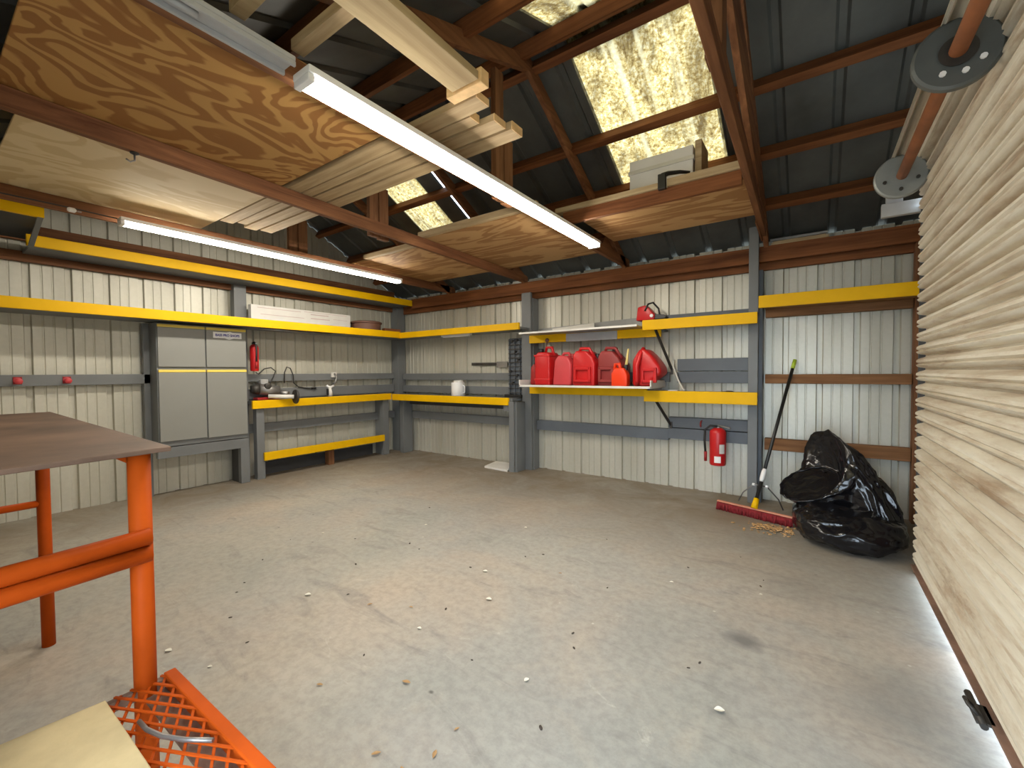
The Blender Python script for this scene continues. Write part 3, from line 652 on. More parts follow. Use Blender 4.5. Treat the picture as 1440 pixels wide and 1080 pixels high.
# ------------------------------------------------------------------ trays and fuel cans
t = thing('metal_tray', (-2.35, 5.0, 1.21), 'shallow white edged metal tray holding the red fuel cans', 'tray')
B(-3.18, -1.46, 4.75, 5.30, 1.208, 1.226).build('pan', M['tray'], t)
B(-3.20, -1.45, 4.738, 4.75, 1.206, 1.232, .002).build('front_lip', M['offwhite'], t)
for x in (-3.20, -1.462): MB().prism([(4.738, 1.206), (5.30, 1.206), (5.30, 1.29), (4.738, 1.298)], x, x+.012, 'x').build('end_lip', M['offwhite'], t)
t = thing('metal_tray', (-2.4, 5.0, 1.91), 'flat white edged metal tray above the red fuel cans', 'tray')
B(-3.18, -1.615, 4.76, 5.32, 1.905, 1.918).build('pan', M['tray'], t)
B(-3.20, -1.615, 4.748, 4.76, 1.903, 1.926, .002).build('front_lip', M['offwhite'], t)
MB().prism([(-3.24, 1.92), (-1.62, 1.92), (-1.62, 2.075), (-3.24, 2.02)], 5.322, 5.332, 'y').build('back_lip', M['tray'], t)
o = MB().prism([(-2.95, 1.9185), (-2.35, 1.9185), (-2.35, 2.04), (-2.98, 2.0)], 5.25, 5.256, 'y').build('sheet_offcut', M['cream'], loc=(-2.6, 5.25, 1.92)); tag(o, 'cream metal offcut leaning at the back of the upper tray', 'sheet')
o = B(-2.66, -1.96, 5.05, 5.0605, 1.795, 1.90, .002).build('white_strip', M['gauge'], loc=(-2.3, 5.05, 1.8)); tag(o, 'pale grey strip hanging over the dull yellow shelf front', 'strip')
o = MB().lathe([(.02, 0), (.03, .01), (.022, .025), (.006, .03)], (-2.93, 5.03, 1.825), (0, -1, 0), 14).tube([(-2.93, 5.02, 1.82), (-2.94, 5.02, 1.72), (-2.95, 5.03, 1.66)], .008, 8).build('hook_bracket', M['brownround'], loc=(-2.93, 5.03, 1.8)); tag(o, 'small brown hook hanging from the dull yellow shelf front', 'hook')

def can(label, mat, sil, y0, y1, panel=None, handle=None, cap=None, grooves=(), spout=None, capmat='darkred', bev=.022):
    cx = sum(p[0] for p in sil)/len(sil); t = thing('fuel_can', (cx, (y0+y1)/2, 1.227), label, 'fuel can', 'fuel cans on the tray')
    b = MB().prism(sil, y0, y1, 'y', bev, 3).build('body', M[mat], t, smooth=True)
    for z in grooves:
        xs_ = [p[0] for p in sil]
        B(min(xs_)-.004, max(xs_)+.004, y0-.004, y1+.004, z-.012, z+.012, .004).build('rib', M[mat], t)
    if panel:
        x0, x1, z0, z1 = panel
        fr = MB()
        for bx in ((x0-.03, x1+.03, z1-.01, z1+.03), (x0-.03, x1+.03, z0-.03, z0+.004), (x0-.034, x0, z0-.03, z1+.03), (x1, x1+.034, z0-.03, z1+.03)):
            fr.box(bx[0], bx[1], y0-.034, y0+.01, bx[2], bx[3], .011, 3)
        fr.build('panel_frame', M[mat], t)
    if handle: MB().tube(handle, .020, 12).build('handle', M[mat], t)
    if cap:
        x, y, z, r = cap
        MB().lathe([(r*.8, -.01), (r*.8, .012), (r, .014), (r, .045), (r*.85, .052)], (x, y, z), (0, 0, 1), 20).build('cap', M[capmat], t, smooth='fix')
    if spout: MB().tube(spout, [.018, .014, .009], 12).build('spout', M['paleyellow'], t)
    return t
Z = 1.227
can('low dark red fuel can half hidden at the left end of the tray', 'darkred', [(-3.15, Z), (-3.032, Z), (-3.032, 1.47), (-3.08, 1.52), (-3.14, 1.47)], 4.93, 5.2, cap=(-3.09, 5.1, 1.50, .03), capmat='black')
can('tall square red fuel can with ribbed sides, second from the left', 'red', [(-3.02, Z), (-2.79, Z), (-2.79, 1.60), (-2.82, 1.66), (-2.98, 1.66), (-3.02, 1.60)], 4.84, 5.12, cap=(-2.97, 4.93, 1.655, .04), grooves=(1.30, 1.615),
    handle=[(-2.93, 4.98, 1.64), (-2.91, 4.98, 1.725), (-2.83, 4.98, 1.725), (-2.80, 4.98, 1.62)], capmat='black')
can('faded pink red fuel can with sloping shoulders', 'pink', [(-2.76, Z), (-2.50, Z), (-2.49, 1.50), (-2.55, 1.60), (-2.67, 1.615), (-2.73, 1.55)], 4.86, 5.14, cap=(-2.53, 4.98, 1.58, .034), handle=[(-2.70, 5.0, 1.58), (-2.66, 5.0, 1.64), (-2.59, 5.0, 1.64), (-2.56, 5.0, 1.58)])
can('red fuel can with moulded front recess left of the wine one', 'red', [(-2.46, Z), (-2.17, Z), (-2.16, 1.50), (-2.20, 1.58), (-2.28, 1.655), (-2.42, 1.66), (-2.46, 1.60)], 4.84, 5.14, panel=(-2.40, -2.24, 1.30, 1.43), handle=[(-2.40, 4.92, 1.64), (-2.37, 4.90, 1.69), (-2.26, 4.90, 1.685), (-2.19, 4.92, 1.57)], cap=(-2.20, 5.02, 1.57, .036), capmat='black')
can('wine red fuel can with dull top right of centre', 'wine', [(-2.14, Z), (-1.84, Z), (-1.83, 1.47), (-1.88, 1.56), (-1.96, 1.645), (-2.10, 1.65), (-2.14, 1.58)], 4.88, 5.16, panel=(-2.09, -1.965, 1.30, 1.43), handle=[(-2.08, 4.96, 1.62), (-2.05, 4.94, 1.685), (-1.94, 4.94, 1.68), (-1.86, 4.96, 1.55)], cap=(-1.99, 5.06, 1.64, .036), capmat='black')
can('small bright orange red fuel can with pale yellow spout', 'orangered', [(-1.92, Z), (-1.73, Z), (-1.73, 1.36), (-1.77, 1.44), (-1.88, 1.44), (-1.92, 1.38)], 4.76, 4.87, bev=.014, handle=[(-1.90, 4.81, 1.40), (-1.885, 4.81, 1.485), (-1.84, 4.81, 1.49), (-1.82, 4.81, 1.42)], cap=(-1.76, 4.82, 1.425, .026),
    spout=[(-1.76, 4.82, 1.46), (-1.755, 4.84, 1.56), (-1.745, 4.85, 1.66)], capmat='black')
bc = can('largest red fuel can with peaked top at the right end of the tray', 'red', [(-1.70, Z), (-1.485, Z), (-1.47, 1.305), (-1.37, 1.37), (-1.385, 1.45), (-1.47, 1.57), (-1.56, 1.655), (-1.62, 1.655), (-1.70, 1.53)], 4.84, 5.14, panel=(-1.555, -1.45, 1.30, 1.41), bev=.035)
MB().tube([(-1.63, 4.84, 1.25), (-1.63, 4.80, 1.30), (-1.63, 4.80, 1.46), (-1.60, 4.84, 1.60), (-1.585, 4.90, 1.66)], .024, 12).build('handle', M['red'], bc)

# ------------------------------------------------------------------ other shelf and wall things
t = thing('chainsaw', (-1.6, 5.05, 1.99), 'red chainsaw with black handle at the left end of the short yellow shelf', 'chainsaw')
MB().prism([(-1.71, 1.992), (-1.50, 1.992), (-1.49, 2.05), (-1.55, 2.12), (-1.60, 2.17), (-1.69, 2.15)], 5.0, 5.16, 'y', .014, 2).build('motor_housing', M['red'], t, smooth=True)
MB().tube([(-1.60, 4.99, 2.10), (-1.57, 5.02, 2.18), (-1.54, 5.10, 2.205), (-1.48, 5.12, 2.13), (-1.46, 5.10, 2.03)], .011, 8).build('handle', M['black'], t)
MB().prism([(-1.50, 2.0), (-1.39, 2.0), (-1.36, 2.02), (-1.39, 2.045), (-1.50, 2.06)], 5.02, 5.12, 'y', .006).build('rear_grip', M['black'], t)
MB().lathe([(.02, 0), (.02, .012), (.012, .016)], (-1.525, 5.0, 2.04), (0, -1, 0), 14).build('fuel_cap', M['white'], t)
def extinguisher(x, y, z0, z1, r, label, hose_side=-1, mount=True):
    t = thing('fire_extinguisher', (x, y, z0), label, 'fire extinguisher', 'fire extinguishers')
    h = z1-z0
    MB().lathe([(r*.9, 0), (r, .015), (r, h*.80), (r*.9, h*.86), (r*.5, h*.91), (r*.35, h*.92)], (x, y, z0), n=28).build('cylinder', M['red'], t, smooth='fix')
    MB().lathe([(r*.36, h*.91), (r*.36, h*.95), (r*.25, h*.96)], (x, y, z0), n=16).build('valve', M['steel'], t)
    MB().bar((x, y, z0+h*.985), (x+.13, y-.03, z0+h*.93), .022, .012).build('lever', M['steel'], t)
    s = hose_side
    MB().tube([(x, y-.02, z0+h*.95), (x+s*.07, y-.03, z0+h*.97), (x+s*.125, y-.03, z0+h*.86), (x+s*.13, y-.03, z0+h*.6), (x+s*.12, y-.03, z0+h*.30)], .012, 10).build('hose', M['rubber'], t)
    MB().tube([(x+s*.12, y-.03, z0+h*.32), (x+s*.118, y-.03, z0+h*.08)], .016, 10).build('nozzle', M['darkred'], t)
    return t
e = extinguisher(-.845, 5.15, .365, .81, .083, 'red fire extinguisher hanging on the back wall left of the broom', -1)
MB().lathe([(.0845, .10), (.0845, .33)], (-.845, 5.15, .365), n=28).build('tmp', M['white'], e)
bpy.data.objects.remove(bpy.data.objects['tmp'])
def label_patch(x, y, r, z0, z1, a0, a1):
    m = MB(); rows = []
    for z in (z0, z1): rows.append([(x+r*math.cos(a0+(a1-a0)*k/10), y+r*math.sin(a0+(a1-a0)*k/10), z) for k in range(11)])
    return m.grid(rows)
label_patch(-.845, 5.15, .0845, .40, .47, math.radians(255), math.radians(300)).build('label', M['white'], e)
label_patch(-.845, 5.15, .0845, .50, .60, math.radians(290), math.radians(330)).build('label', M['offwhite'], e)
extinguisher(-6.10, 2.735, 1.44, 1.83, .052, 'red cylinder extinguisher hanging at the right side of the grey cabinet', 1)
for x, z, l in ((-1.03, .80, 'small red hook on the upper blue grey board left of the extinguisher'),):
    o = MB().tube([(x, 5.25, z+.03), (x, 5.20, z+.02), (x, 5.18, z-.01), (x, 5.20, z-.03)], .01, 8).build('wall_hook', M['wine'], loc=(x, 5.25, z)); tag(o, l, 'hook')
for y, l in ((.655, 'red hook on the left wall girt nearer the edge of the photo'), (.985, 'red hook on the left wall girt nearer the cabinet')):
    t = thing('wall_hook', (-6.2, y, 1.35), l, 'hook', 'red hooks on the girt')
    MB().lathe([(.03, 0), (.03, .008), (.014, .012), (.014, .05), (.028, .055), (.028, .07), (.015, .08)], (-6.2, y, 1.355), (1, 0, -.1), 16).build('knob', M['pink'], t, smooth='fix')
    B(-6.2, -6.192, y-.03, y+.03, 1.32, 1.39, .003).build('plate', M['darkred'], t)
t = thing('carton', (-6.1, 3.4, 2.03), 'long flat white carton standing on the lower left shelf', 'carton')
B(-6.12, -6.04, 2.68, 4.16, 2.032, 2.322, .004).build('box', M['offwhite'], t)
for (y0, y1, z0, z1) in ((2.76, 3.35, 2.285, 2.292), (2.80, 3.40, 2.20, 2.207), (3.50, 3.78, 2.262, 2.274), (3.50, 3.80, 2.205, 2.217), (3.40, 4.10, 2.296, 2.301), (3.86, 4.10, 2.225, 2.23)):
    B(-6.04, -6.0385, y0, y1, z0, z1).build('print_band', M['print'], t)
o = MB().lathe([(.10, 0), (.225, .0), (.23, .02), (.23, .17), (.25, .18), (.25, .20), (.22, .212), (.10, .212)], (-6.02, 4.44, 2.032), n=40).build('brown_tub', M['brownround'], loc=(-6.0, 4.46, 2.03), smooth='fix'); tag(o, 'low round brown tub on the shelf right of the white carton', 'tub')
o = B(-6.03, -5.95, 4.76, 5.10, 2.032, 2.165, .004).build('timber_scrap', M['axle'], loc=(-5.95, 4.9, 2.03)); tag(o, 'orange brown board scrap on the shelf in the corner', 'board')
t = thing('canister', (-4.63, 5.12, 1.03), 'white round canister standing on the corner bench', 'canister')
MB().lathe([(.10, 0), (.108, .01), (.108, .20), (.10, .215)], (-4.63, 5.12, 1.031), n=28).build('body', M['white'], t, smooth='fix')
MB().lathe([(.075, .215), (.08, .22), (.08, .245), (.06, .25)], (-4.62, 5.12, 1.031), n=24).build('lid', M['offwhite'], t, smooth='fix')
MB().tube([(-4.525, 5.12, 1.20), (-4.49, 5.12, 1.18), (-4.49, 5.12, 1.09), (-4.525, 5.12, 1.07)], .009, 8).build('handle', M['white'], t)
t = thing('wall_rack', (-3.55, 5.22, 1.1), 'black slotted organiser rack standing at the right end of the corner bench', 'rack')
B(-3.70, -3.43, 5.235, 5.252, 1.032, 1.90, .003).build('back_plate', M['bluegrey'], t)
for k in range(13): B(-3.70, -3.43, 5.205, 5.236, 1.09+k*.064, 1.105+k*.064).build('rail', M['iron'] if k % 3 else M['dgrey'], t)
for x in (-3.70, -3.61, -3.52, -3.445): B(x, x+.015, 5.21, 5.236, 1.04, 1.89).build('stile', M['bluegrey'], t)
for (x, z) in ((-3.64, 1.42), (-3.55, 1.70), (-3.50, 1.58), (-3.60, 1.25), (-3.52, 1.36), (-3.60, 1.86), (-3.52, 1.87)):
    MB().tube([(x, 5.20, z), (x, 5.16, z), (x, 5.15, z-.03)], .012, 8).build('peg', M['iron'], t)
B(-3.72, -3.42, 5.12, 5.235, 1.032, 1.075, .004).build('foot_tray', M['black'], t)
o = MB().bar((-4.52, 5.335, 1.535), (-3.80, 5.335, 1.528), .02, .045, .004).build('tool_bar', M['iron'], loc=(-4.1, 5.25, 1.53)); tag(o, 'dark magnetic tool bar on the wall above the canister', 'tool bar')
B(-4.0, -3.80, 5.31, 5.326, 1.475, 1.565).build('clip_row', M['steel'], o)
t = thing('shelf_lamp', (-4.5, 5.0, 1.96), 'small white unlit lamp under the shelf in the corner', 'lamp')
B(-4.84, -4.24, 4.96, 5.02, 1.968, 1.999, .005).build('housing', M['offwhite'], t)
B(-4.80, -4.28, 4.965, 5.015, 1.955, 1.968, .004).build('diffuser', M['white'], t)
o = MB().tube([(-5.85, 2.7, 1.986), (-5.85, 3.7, 1.986)], .015, 10).build('conduit', M['steel'], loc=(-5.85, 3.2, 1.98)); tag(o, 'grey conduit under the lower left shelf above the grinder', 'conduit')
# bench grinder
t = thing('bench_grinder', (-6.1, 2.9, 1.05), 'dirty bench grinder motor with its wheel over the yellow bench edge', 'grinder')
B(-6.16, -6.03, 2.73, 3.02, 1.053, 1.085, .006).build('base', M['darkred'], t)
MB().tube([(-6.10, 2.78, 1.20), (-6.06, 3.02, 1.16)], .075, 20).build('motor', M['steel'], t)
MB().tube([(-6.115, 2.69, 1.20), (-6.10, 2.78, 1.20)], [.05, .078], 18).build('end_bell', M['iron'], t)
MB().tube([(-6.06, 3.02, 1.16), (-5.95, 3.10, 1.12)], .035, 14).build('shaft_sleeve', M['steel'], t)
MB().tube([(-6.01, 2.86, 1.10), (-5.86, 3.13, 1.085)], .028, 14).build('pipe', M['offwhite'], t)
d = Vector((.1, 1, 0)).normalized()
MB().lathe([(.02, -.012), (.095, -.012), (.10, 0), (.095, .012), (.02, .012)], (-5.855, 3.15, 1.085), d, 28).build('wheel', M['iron'], t, smooth='fix')
B(-6.15, -6.08, 2.80, 2.90, 1.25, 1.33, .012).build('switch_box', M['gauge'], t)
MB().lathe([(.04, 0), (.04, .05), (.02, .055)], (-6.05, 2.86, 1.235), (1, 0, .1), 18).build('dial', M['iron'], t)
o = MB().tube([(-6.12, 2.76, 1.42), (-6.14, 2.80, 1.40), (-6.15, 2.88, 1.47), (-6.15, 2.97, 1.49), (-6.15, 3.03, 1.44), (-6.15, 3.0, 1.36), (-6.15, 2.96, 1.28), (-6.12, 2.92, 1.24)], .008, 8).build('looped_cable', M['cord'], loc=(-6.15, 2.9, 1.4)); tag(o, 'black cord looping from the extinguisher down to the grinder', 'cord')
o = MB().tube([(-6.17, 3.16, 1.27), (-6.17, 3.165, 1.42), (-6.17, 3.20, 1.50), (-6.17, 3.25, 1.48), (-6.17, 3.29, 1.38), (-6.18, 3.30, 1.27), (-6.185, 3.37, 1.21), (-6.18, 3.52, 1.18), (-6.18, 3.57, 1.18)], .008, 8).build('looped_cable', M['cord'], loc=(-6.17, 3.3, 1.3)); tag(o, 'black hooked cord hanging on the left wall right of the grinder', 'cord')
t = thing('power_plug', (-6.1, 3.56, 1.18), 'black plug at the end of the hooked cord over the bench', 'plug')
B(-6.1995, -6.165, 3.572, 3.64, 1.165, 1.195, .008).build('plug_body', M['black'], t); B(-6.185, -6.18, 3.64, 3.665, 1.175, 1.185).build('prong', M['steel'], t)
t = thing('clip_hook', (-6.18, 3.95, 1.30), 'grey clip hook hanging on the left wall girt above the bench', 'hook')  # plain hook on a clip, not a lamp
B(-6.2005, -6.175, 3.90, 3.99, 1.34, 1.42, .006).build('clip', M['offwhite'], t)
MB().tube([(-6.18, 3.95, 1.40), (-6.15, 3.97, 1.34), (-6.15, 3.95, 1.26), (-6.18, 3.92, 1.24)], .016, 10).build('hook', M['steel'], t)
t = thing('spray_gun', (-6.07, 3.80, 1.05), 'small white spray gun standing on the bench below the wall clip', 'spray gun')
MB().tube([(-6.06, 3.80, 1.052), (-6.06, 3.80, 1.12), (-6.06, 3.79, 1.18)], [.035, .03, .022], 14).build('cup', M['offwhite'], t)
MB().tube([(-6.06, 3.745, 1.22), (-6.06, 3.79, 1.185), (-6.06, 3.86, 1.215)], [.016, .022, .016], 12).build('body', M['white'], t)
B(-6.075, -6.045, 3.745, 3.77, 1.07, 1.17, .006).build('trigger', M['black'], t)
t = thing('shelf_brace', (-1.45, 5.1, 1.4), 'dark steel brace slanting under the chainsaw shelf', 'brace'); MB().bar((-1.49, 5.0, 1.90), (-1.36, 5.24, 1.42), .014, .03).build('strut', M['iron'], t); B(-1.375, -1.345, 5.236, 5.25, 1.36, 1.46).build('foot_plate', M['iron'], t)
t = thing('shelf_brace', (-1.45, 5.1, .7), 'dark steel brace slanting under the lower small yellow shelf', 'brace'); MB().bar((-1.50, 5.0, 1.10), (-1.37, 5.24, .76), .014, .03).build('strut', M['iron'], t); B(-1.385, -1.355, 5.236, 5.25, .72, .80).build('foot_plate', M['iron'], t)
o = MB().tube([(-1.33, 5.23, 1.53), (-1.33, 5.19, 1.45), (-1.30, 5.17, 1.38), (-1.27, 5.16, 1.30), (-1.21, 5.12, 1.20), (-1.18, 5.10, 1.178)], .011, 8).build('white_cable', M['cream'], loc=(-1.3, 5.2, 1.3)); tag(o, 'crooked white cable hanging to the lower small yellow shelf', 'cable')
o = MB().lathe([(.045, 0), (.05, .008), (.03, .02)], (-.72, 5.05, 1.166), n=16).box(-.80, -.70, 5.03, 5.06, 1.167, 1.18, .003).build('black_cap', M['black'], loc=(-.72, 5.05, 1.17)); tag(o, 'flat black cap lying on the lower small yellow shelf', 'cap')
o = B(-1.35, -1.24, 5.02, 5.10, 1.166, 1.185, .006).build('white_pad', M['offwhite'], loc=(-1.3, 5.05, 1.17)); tag(o, 'small white pad at the left of the lower small yellow shelf', 'pad')
o = MB().prism([(-3.93, 4.90), (-4.0, 5.28), (-3.66, 5.28), (-3.49, 4.86)], .002, .03, 'z', .003).build('foam_sheet', M['offwhite'], loc=(-3.75, 5.1, 0)); tag(o, 'white panel lying on the floor under the corner bench', 'panel')
o = B(-.10, .03, YF+.6, YF+.61, .001, .002).build('x', M['white']); bpy.data.objects.remove(o)

# ------------------------------------------------------------------ broom
t = thing('push_broom', (-.45, 4.62, 0), 'wide red push broom with long black handle leaning on the back wall', 'broom')
a = Vector((-.775, 4.735, 0)); b = Vector((-.13, 4.535, 0)); dirv = (b-a).normalized(); nrm = Vector((-dirv.y, dirv.x, 0))
br = MB()
for k in range(90):
    p = a+(b-a)*((k+.5)/90)
    for j in (-1, 0, 1):
        q = p+nrm*(j*.014); tip = q+nrm*(random.uniform(-.012, .012)-.006)+dirv*random.uniform(-.006, .006)
        br.tube([(q.x, q.y, .075), (tip.x, tip.y, .002)], [.0045, .006], 5)
br.build('bristles', M['bristle'], t)
MB().bar(a+Vector((0, 0, .086)), b+Vector((0, 0, .086)), .032, .014, .004).build('block', M['pinkwood'], t)
p0 = Vector((-.44, 4.625, .10)); p1 = Vector((-.148, 5.315, 1.505)); hd = (p1-p0).normalized()
MB().tube([p0-hd*.01, p0+hd*.09], [.03, .024], 14).build('socket', M['yellow'], t)
MB().tube([p0+hd*.08, p0+hd*1.50], .0155, 12).build('handle', M['black'], t)
MB().tube([p0+hd*.26, p0+hd*.29, p0+hd*.36, p0+hd*.39], [.017, .023, .023, .017], 12).build('ferrule', M['white'], t)
MB().tube([p0+hd*1.49, p1+hd*.0], .018, 12).build('tip_grip', M['lime'], t)
for s in (-1, 1):
    e0 = p0+hd*.22; MB().tube([e0, e0+dirv*s*.06+Vector((0, 0, .0)), e0+dirv*s*.16-Vector((0, 0, .10)), e0+dirv*s*.20-Vector((0, 0, .19))], .006, 8).build('brace', M['steel'] if s < 0 else M['iron'], t)
    MB().lathe([(.013, 0), (.013, .02)], e0+dirv*s*.05, dirv*s, 8).build('bolt', M['white'], t)

# ------------------------------------------------------------------ bin bags
def rid(p, sc, seed=0):
    v = Vector(p)*sc+Vector((seed, seed*.7, seed*1.3))
    n = 1-abs(noise.noise(v)); n2 = 1-abs(noise.noise(v*2.3)); return (n*n-.5)*.7+(n2*n2-.5)*.3
def lower_bag():
    b = bmesh.new(); bmesh.ops.create_icosphere(b, subdivisions=6, radius=1)
    se = lambda v, e: math.copysign(abs(v)**e, v)
    for v in b.verts:
        n = v.co.copy(); x, y, z = n
        p = Vector((.245+se(x, .72)*.36, 4.56+se(y, .72)*.535, .125+se(z, .8)*.15))
        if z > 0: p.z += .07*math.exp(-((p.x+.03)**2/.02+(p.y-4.5)**2/.05))
        d = rid((p.x*.9+p.y*.35, p.y*.9-p.x*.3, p.z*3.4), 3.0, 3)*.05+rid((p.x*2.2, p.y*2.2, p.z*3), 3.4, 8)*.020
        p += n*d
        p.x = min(p.x, .605+.01*noise.noise(p*9)); p.z = max(p.z, .004)
        v.co = p
    for f in b.faces: f.smooth = True
    m = MB(); m._merge(b); return m
t = thing('bin_bag', (.2, 4.58, 0), 'big black bin bag slumped beside the roller door with its mouth gaping', 'bin bag')
lower_bag().build('sack', M['bag'], t)
def upper_bag():
    n = 120
    K = [((-.005, 4.50, .415), (.205, .03, .085), (.035, -.14, -.095)),
         ((.055, 4.54, .47), (.13, .03, .24), (.10, -.15, -.09)),
         ((.115, 4.58, .52), (.03, .03, .325), (.17, -.16, -.08)),
         ((.20, 4.60, .45), (.055, .03, .29), (.18, -.21, -.10)),
         ((.31, 4.62, .36), (.065, .03, .215), (.16, -.25, -.12)),
         ((.43, 4.62, .24), (.08, .03, .165), (.11, -.25, -.10)),
         ((.53, 4.62, .16), (.05, .03, .10), (.05, -.20, -.08)),
         ((.56, 4.62, .12), (.01, .01, .02), (.01, -.04, -.02))]
    K = [tuple(Vector(q) for q in k) for k in K]
    def ring(c, A, Bv, w, u):
        r = []
        for k in range(n):
            th = 2*PI*k/n; ca, sa = math.cos(th), math.sin(th)
            p = c+A*ca+Bv*sa; d = (A*ca+Bv*sa).normalized()
            f = rid((ca*1.5+u*.5, sa*1.5, u*1.1), 1.25, 1)*w+rid((ca*3+u, sa*3, u*1.6), 1.1, 5)*w*.35
            p = p+d*f
            r.append(Vector((min(p.x, .60), min(p.y, 5.2), max(p.z, .03))))
        return r
    c0, A0, B0 = K[0]; nrm = A0.cross(B0).normalized()
    if nrm.x < 0: nrm = -nrm
    rows = []
    for k in range(10):       # lining inside the mouth, from the bottom of the hollow out to the rim
        u = 1-k/9; q = 1-.97*u**2.2
        rows.append(ring(c0+(K[2][0]-c0)*u*.9+Vector((0, .02, 0))*u, A0*q*.95, B0*q*.95, .02, .2+u))
    rows.append(ring(c0+Vector((-.012, -.004, .004)), A0*.98, B0*.98, .02, .1)); rows.append(ring(c0+Vector((-.012, -.004, .002)), A0*1.03, B0*1.03, .02, .1))
    N = 9
    for i in range(len(K)-1):
        for k in range(N):
            u = k/N; h = u*u*(3-2*u)*.5+u*.5
            c, A, Bv = (K[i][j].lerp(K[i+1][j], h) for j in range(3))
            uu = i+u; rows.append(ring(c, A*1.02, Bv*1.02, .02+.045*min(1, uu/3)*(1 if uu < 6 else max(.1, 7-uu)), .1+uu*.55))
    rows.append(ring(*K[-1], .0, 4))
    return MB().grid(rows, closed=True)
upper_bag().build('open_neck', M['bag'], t)

# ------------------------------------------------------------------ litter on the floor
F_, YAW, PIT, ROL, H = 604.14, .6101263, -.0273623, -.00740644, 1.4
cy_, sy_ = math.cos(YAW), math.sin(YAW); cp_, sp_ = math.cos(PIT), math.sin(PIT); cr_, sr_ = math.cos(ROL), math.sin(ROL)
fwd = Vector((-sy_*cp_, cy_*cp_, sp_)); rt0 = Vector((cy_, sy_, 0)); up0 = rt0.cross(fwd)
rt = cr_*rt0+sr_*up0; up = -sr_*rt0+cr_*up0
def leafmesh(L, W, curl):
    rows = []
    for i in range(7):
        u = i/6; w = W*math.sin(PI*min(max(u, .03), .97))**.8
        rows.append([(L*(u-.5), w*s, .003+curl*abs(s)*w*3+curl*(u-.5)**2*L) for s in (-1, -.5, 0, .5, 1)])
    return MB().grid(rows)
def litter_proto(name, mb, mat, label, cat, grp, loc):
    o = mb.build(name, mat); o.location = loc; o['_w'] = list(loc); return tag(o, label, cat, grp)
# floor positions (x, y), angle, size
leaves = [(-1.49, 1.28, .3), (-1.13, 1.22, 1.2), (-1.12, 1.09, 2.0), (-1.30, .97, .9), (-1.17, .98, 2.6), (-1.95, 1.72, .2), (-2.18, 1.6, 1.1), (-1.8, 1.05, .5), (-.55, 1.15, 2.2), (-1.42, 2.6, .4)]
proto = litter_proto('dry_leaf', leafmesh(.042, .009, .2), M['leaf'], 'dry tan leaf lying on the concrete floor', 'leaf', 'dry leaves on the floor', (*leaves[0][:2], .001))
proto.rotation_euler.z = leaves[0][2]
for x, y, a in leaves[1:]:
    c = proto.copy(); COL.objects.link(c); c.location = (x, y, .001); c.rotation_euler.z = a; c.scale = (random.uniform(.55, 1.15),)*3; c['_w'] = [x, y, .001]
chips = [(-2.82, .70, .2), (-2.66, .75, .5), (-2.31, .62, 1.4), (-2.35, .82, .7), (-2.6, 1.45, .6), (-1.87, 2.33, .3), (-1.62, 2.05, .2), (-2.9, 2.75, 1.0), (-1.75, 1.6, .2), (-1.05, 1.6, 1.3), (-.3, 1.9, .4), (-.1, 1.3, 2.0), (-.75, 2.9, .3), (-2.1, 3.2, .3), (-3.5, 2.1, .8), (-.25, 3.05, .2)]
proto = litter_proto('paint_chip', leafmesh(.035, .013, .15), M['chip'], 'small pale chip lying on the concrete floor', 'chip', 'pale chips on the floor', (*chips[0][:2], .001))
proto.rotation_euler.z = chips[0][2]
for x, y, a in chips[1:]:
    c = proto.copy(); COL.objects.link(c); c.location = (x, y, .001); c.rotation_euler.z = a; c.scale = (random.uniform(.55, 1.15),)*3; c['_w'] = [x, y, .001]
grit = [(random.uniform(-3.6, -.1), random.uniform(.75, 3.6), random.uniform(0, 6)) for _ in range(34)]
grit = [g for g in grit if not (g[0] < -2.9 and g[1] < .9)]
gm = MB(); gb = bmesh.new(); bmesh.ops.create_icosphere(gb, subdivisions=1, radius=.008)
for v in gb.verts: v.co = Vector((v.co.x*1.6, v.co.y*.8, max(v.co.z*.6, -.001)+.001))
gm._merge(gb)
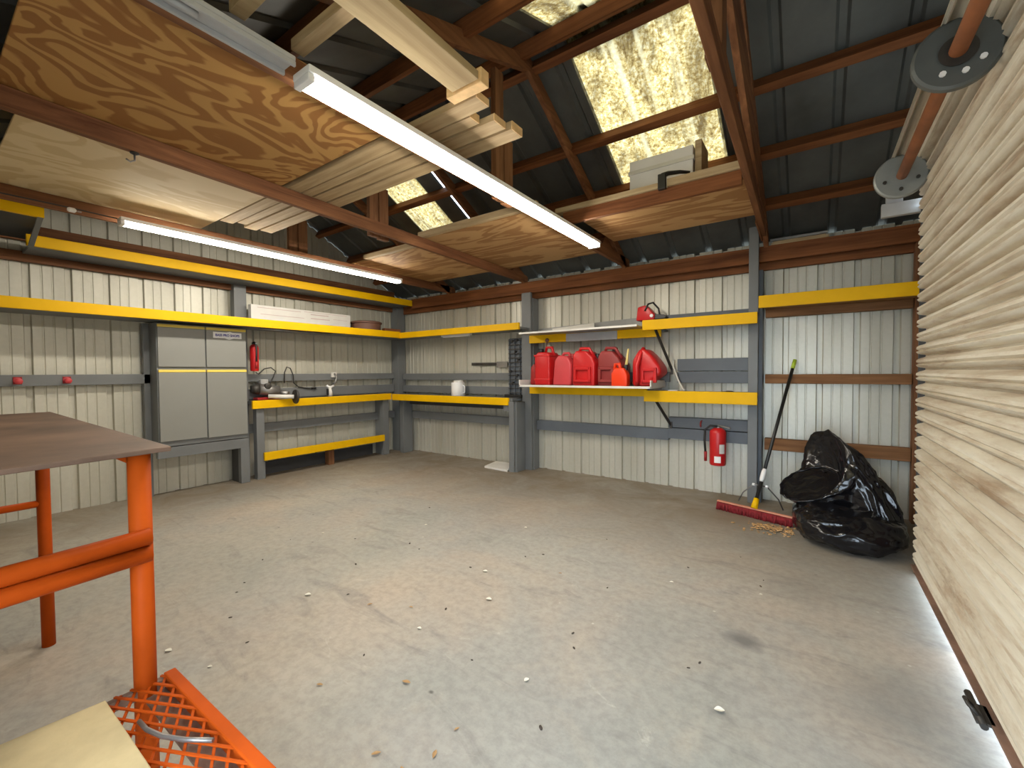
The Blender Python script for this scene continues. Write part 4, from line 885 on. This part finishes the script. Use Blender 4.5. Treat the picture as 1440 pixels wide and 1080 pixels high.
proto = litter_proto('grit_crumb', gm, M['grit'], 'tiny dark crumb lying on the concrete floor', 'crumb', 'dark crumbs on the floor', (*grit[0][:2], .001))
for x, y, a in grit[1:]:
    c = proto.copy(); COL.objects.link(c); c.location = (x, y, .001); c.rotation_euler.z = a; c.scale = (random.uniform(.55, 1.15),)*3; c['_w'] = [x, y, .001]
dm = MB()
for k in range(170):
    r = abs(random.gauss(0, .11)); a = random.uniform(0, 2*PI); x, y = -.25+r*math.cos(a)*1.5, 4.36+r*math.sin(a)*.8
    if x > -.11: x = -.22-x
    s = random.uniform(.005, .014); db = bmesh.new(); bmesh.ops.create_icosphere(db, subdivisions=1, radius=s)
    for v in db.verts: v.co = Vector((v.co.x*random.uniform(.7, 2), v.co.y, v.co.z*.5+s*.4))
    dm._merge(db, Matrix.Translation((x, y, max(0, .012*(1-r/.2)))) @ Matrix.Rotation(random.uniform(0, PI), 4, 'Z'))
o = dm.build('sweepings', M['leaf'], loc=(-.23, 4.36, 0)); tag(o, 'small heap of brown sweepings in front of the red broom', 'dirt', kind='stuff')

# ------------------------------------------------------------------ to metres
for me in bpy.data.meshes: me.transform(Matrix.Scale(S, 4)); me.update()
for o in SC.objects:
    o.location = o.location*S
    if '_w' in o: del o['_w']

# ------------------------------------------------------------------ world, camera, exposure
w = bpy.data.worlds.new('sky'); SC.world = w; w.use_nodes = True
bg = w.node_tree.nodes['Background']; bg.inputs[0].default_value = (.72, .86, 1.0, 1); bg.inputs[1].default_value = 5.0
cam = bpy.data.cameras.new('camera'); co = bpy.data.objects.new('camera', cam); COL.objects.link(co)
cam.sensor_width = 36; cam.sensor_fit = 'HORIZONTAL'; cam.lens = F_/1440*36; cam.clip_start = .02
mt = Matrix((rt, up, -fwd)).transposed().to_4x4(); mt.translation = Vector((0, 0, H))*S
co.matrix_world = mt; SC.camera = co
vs = SC.view_settings; vs.view_transform = 'Standard'; vs.look = 'None'; vs.gamma = 1; vs.use_curve_mapping = False; vs.exposure = 1.0
try:
    SC.cycles.max_bounces = 8; SC.cycles.use_denoising = True
except Exception: pass
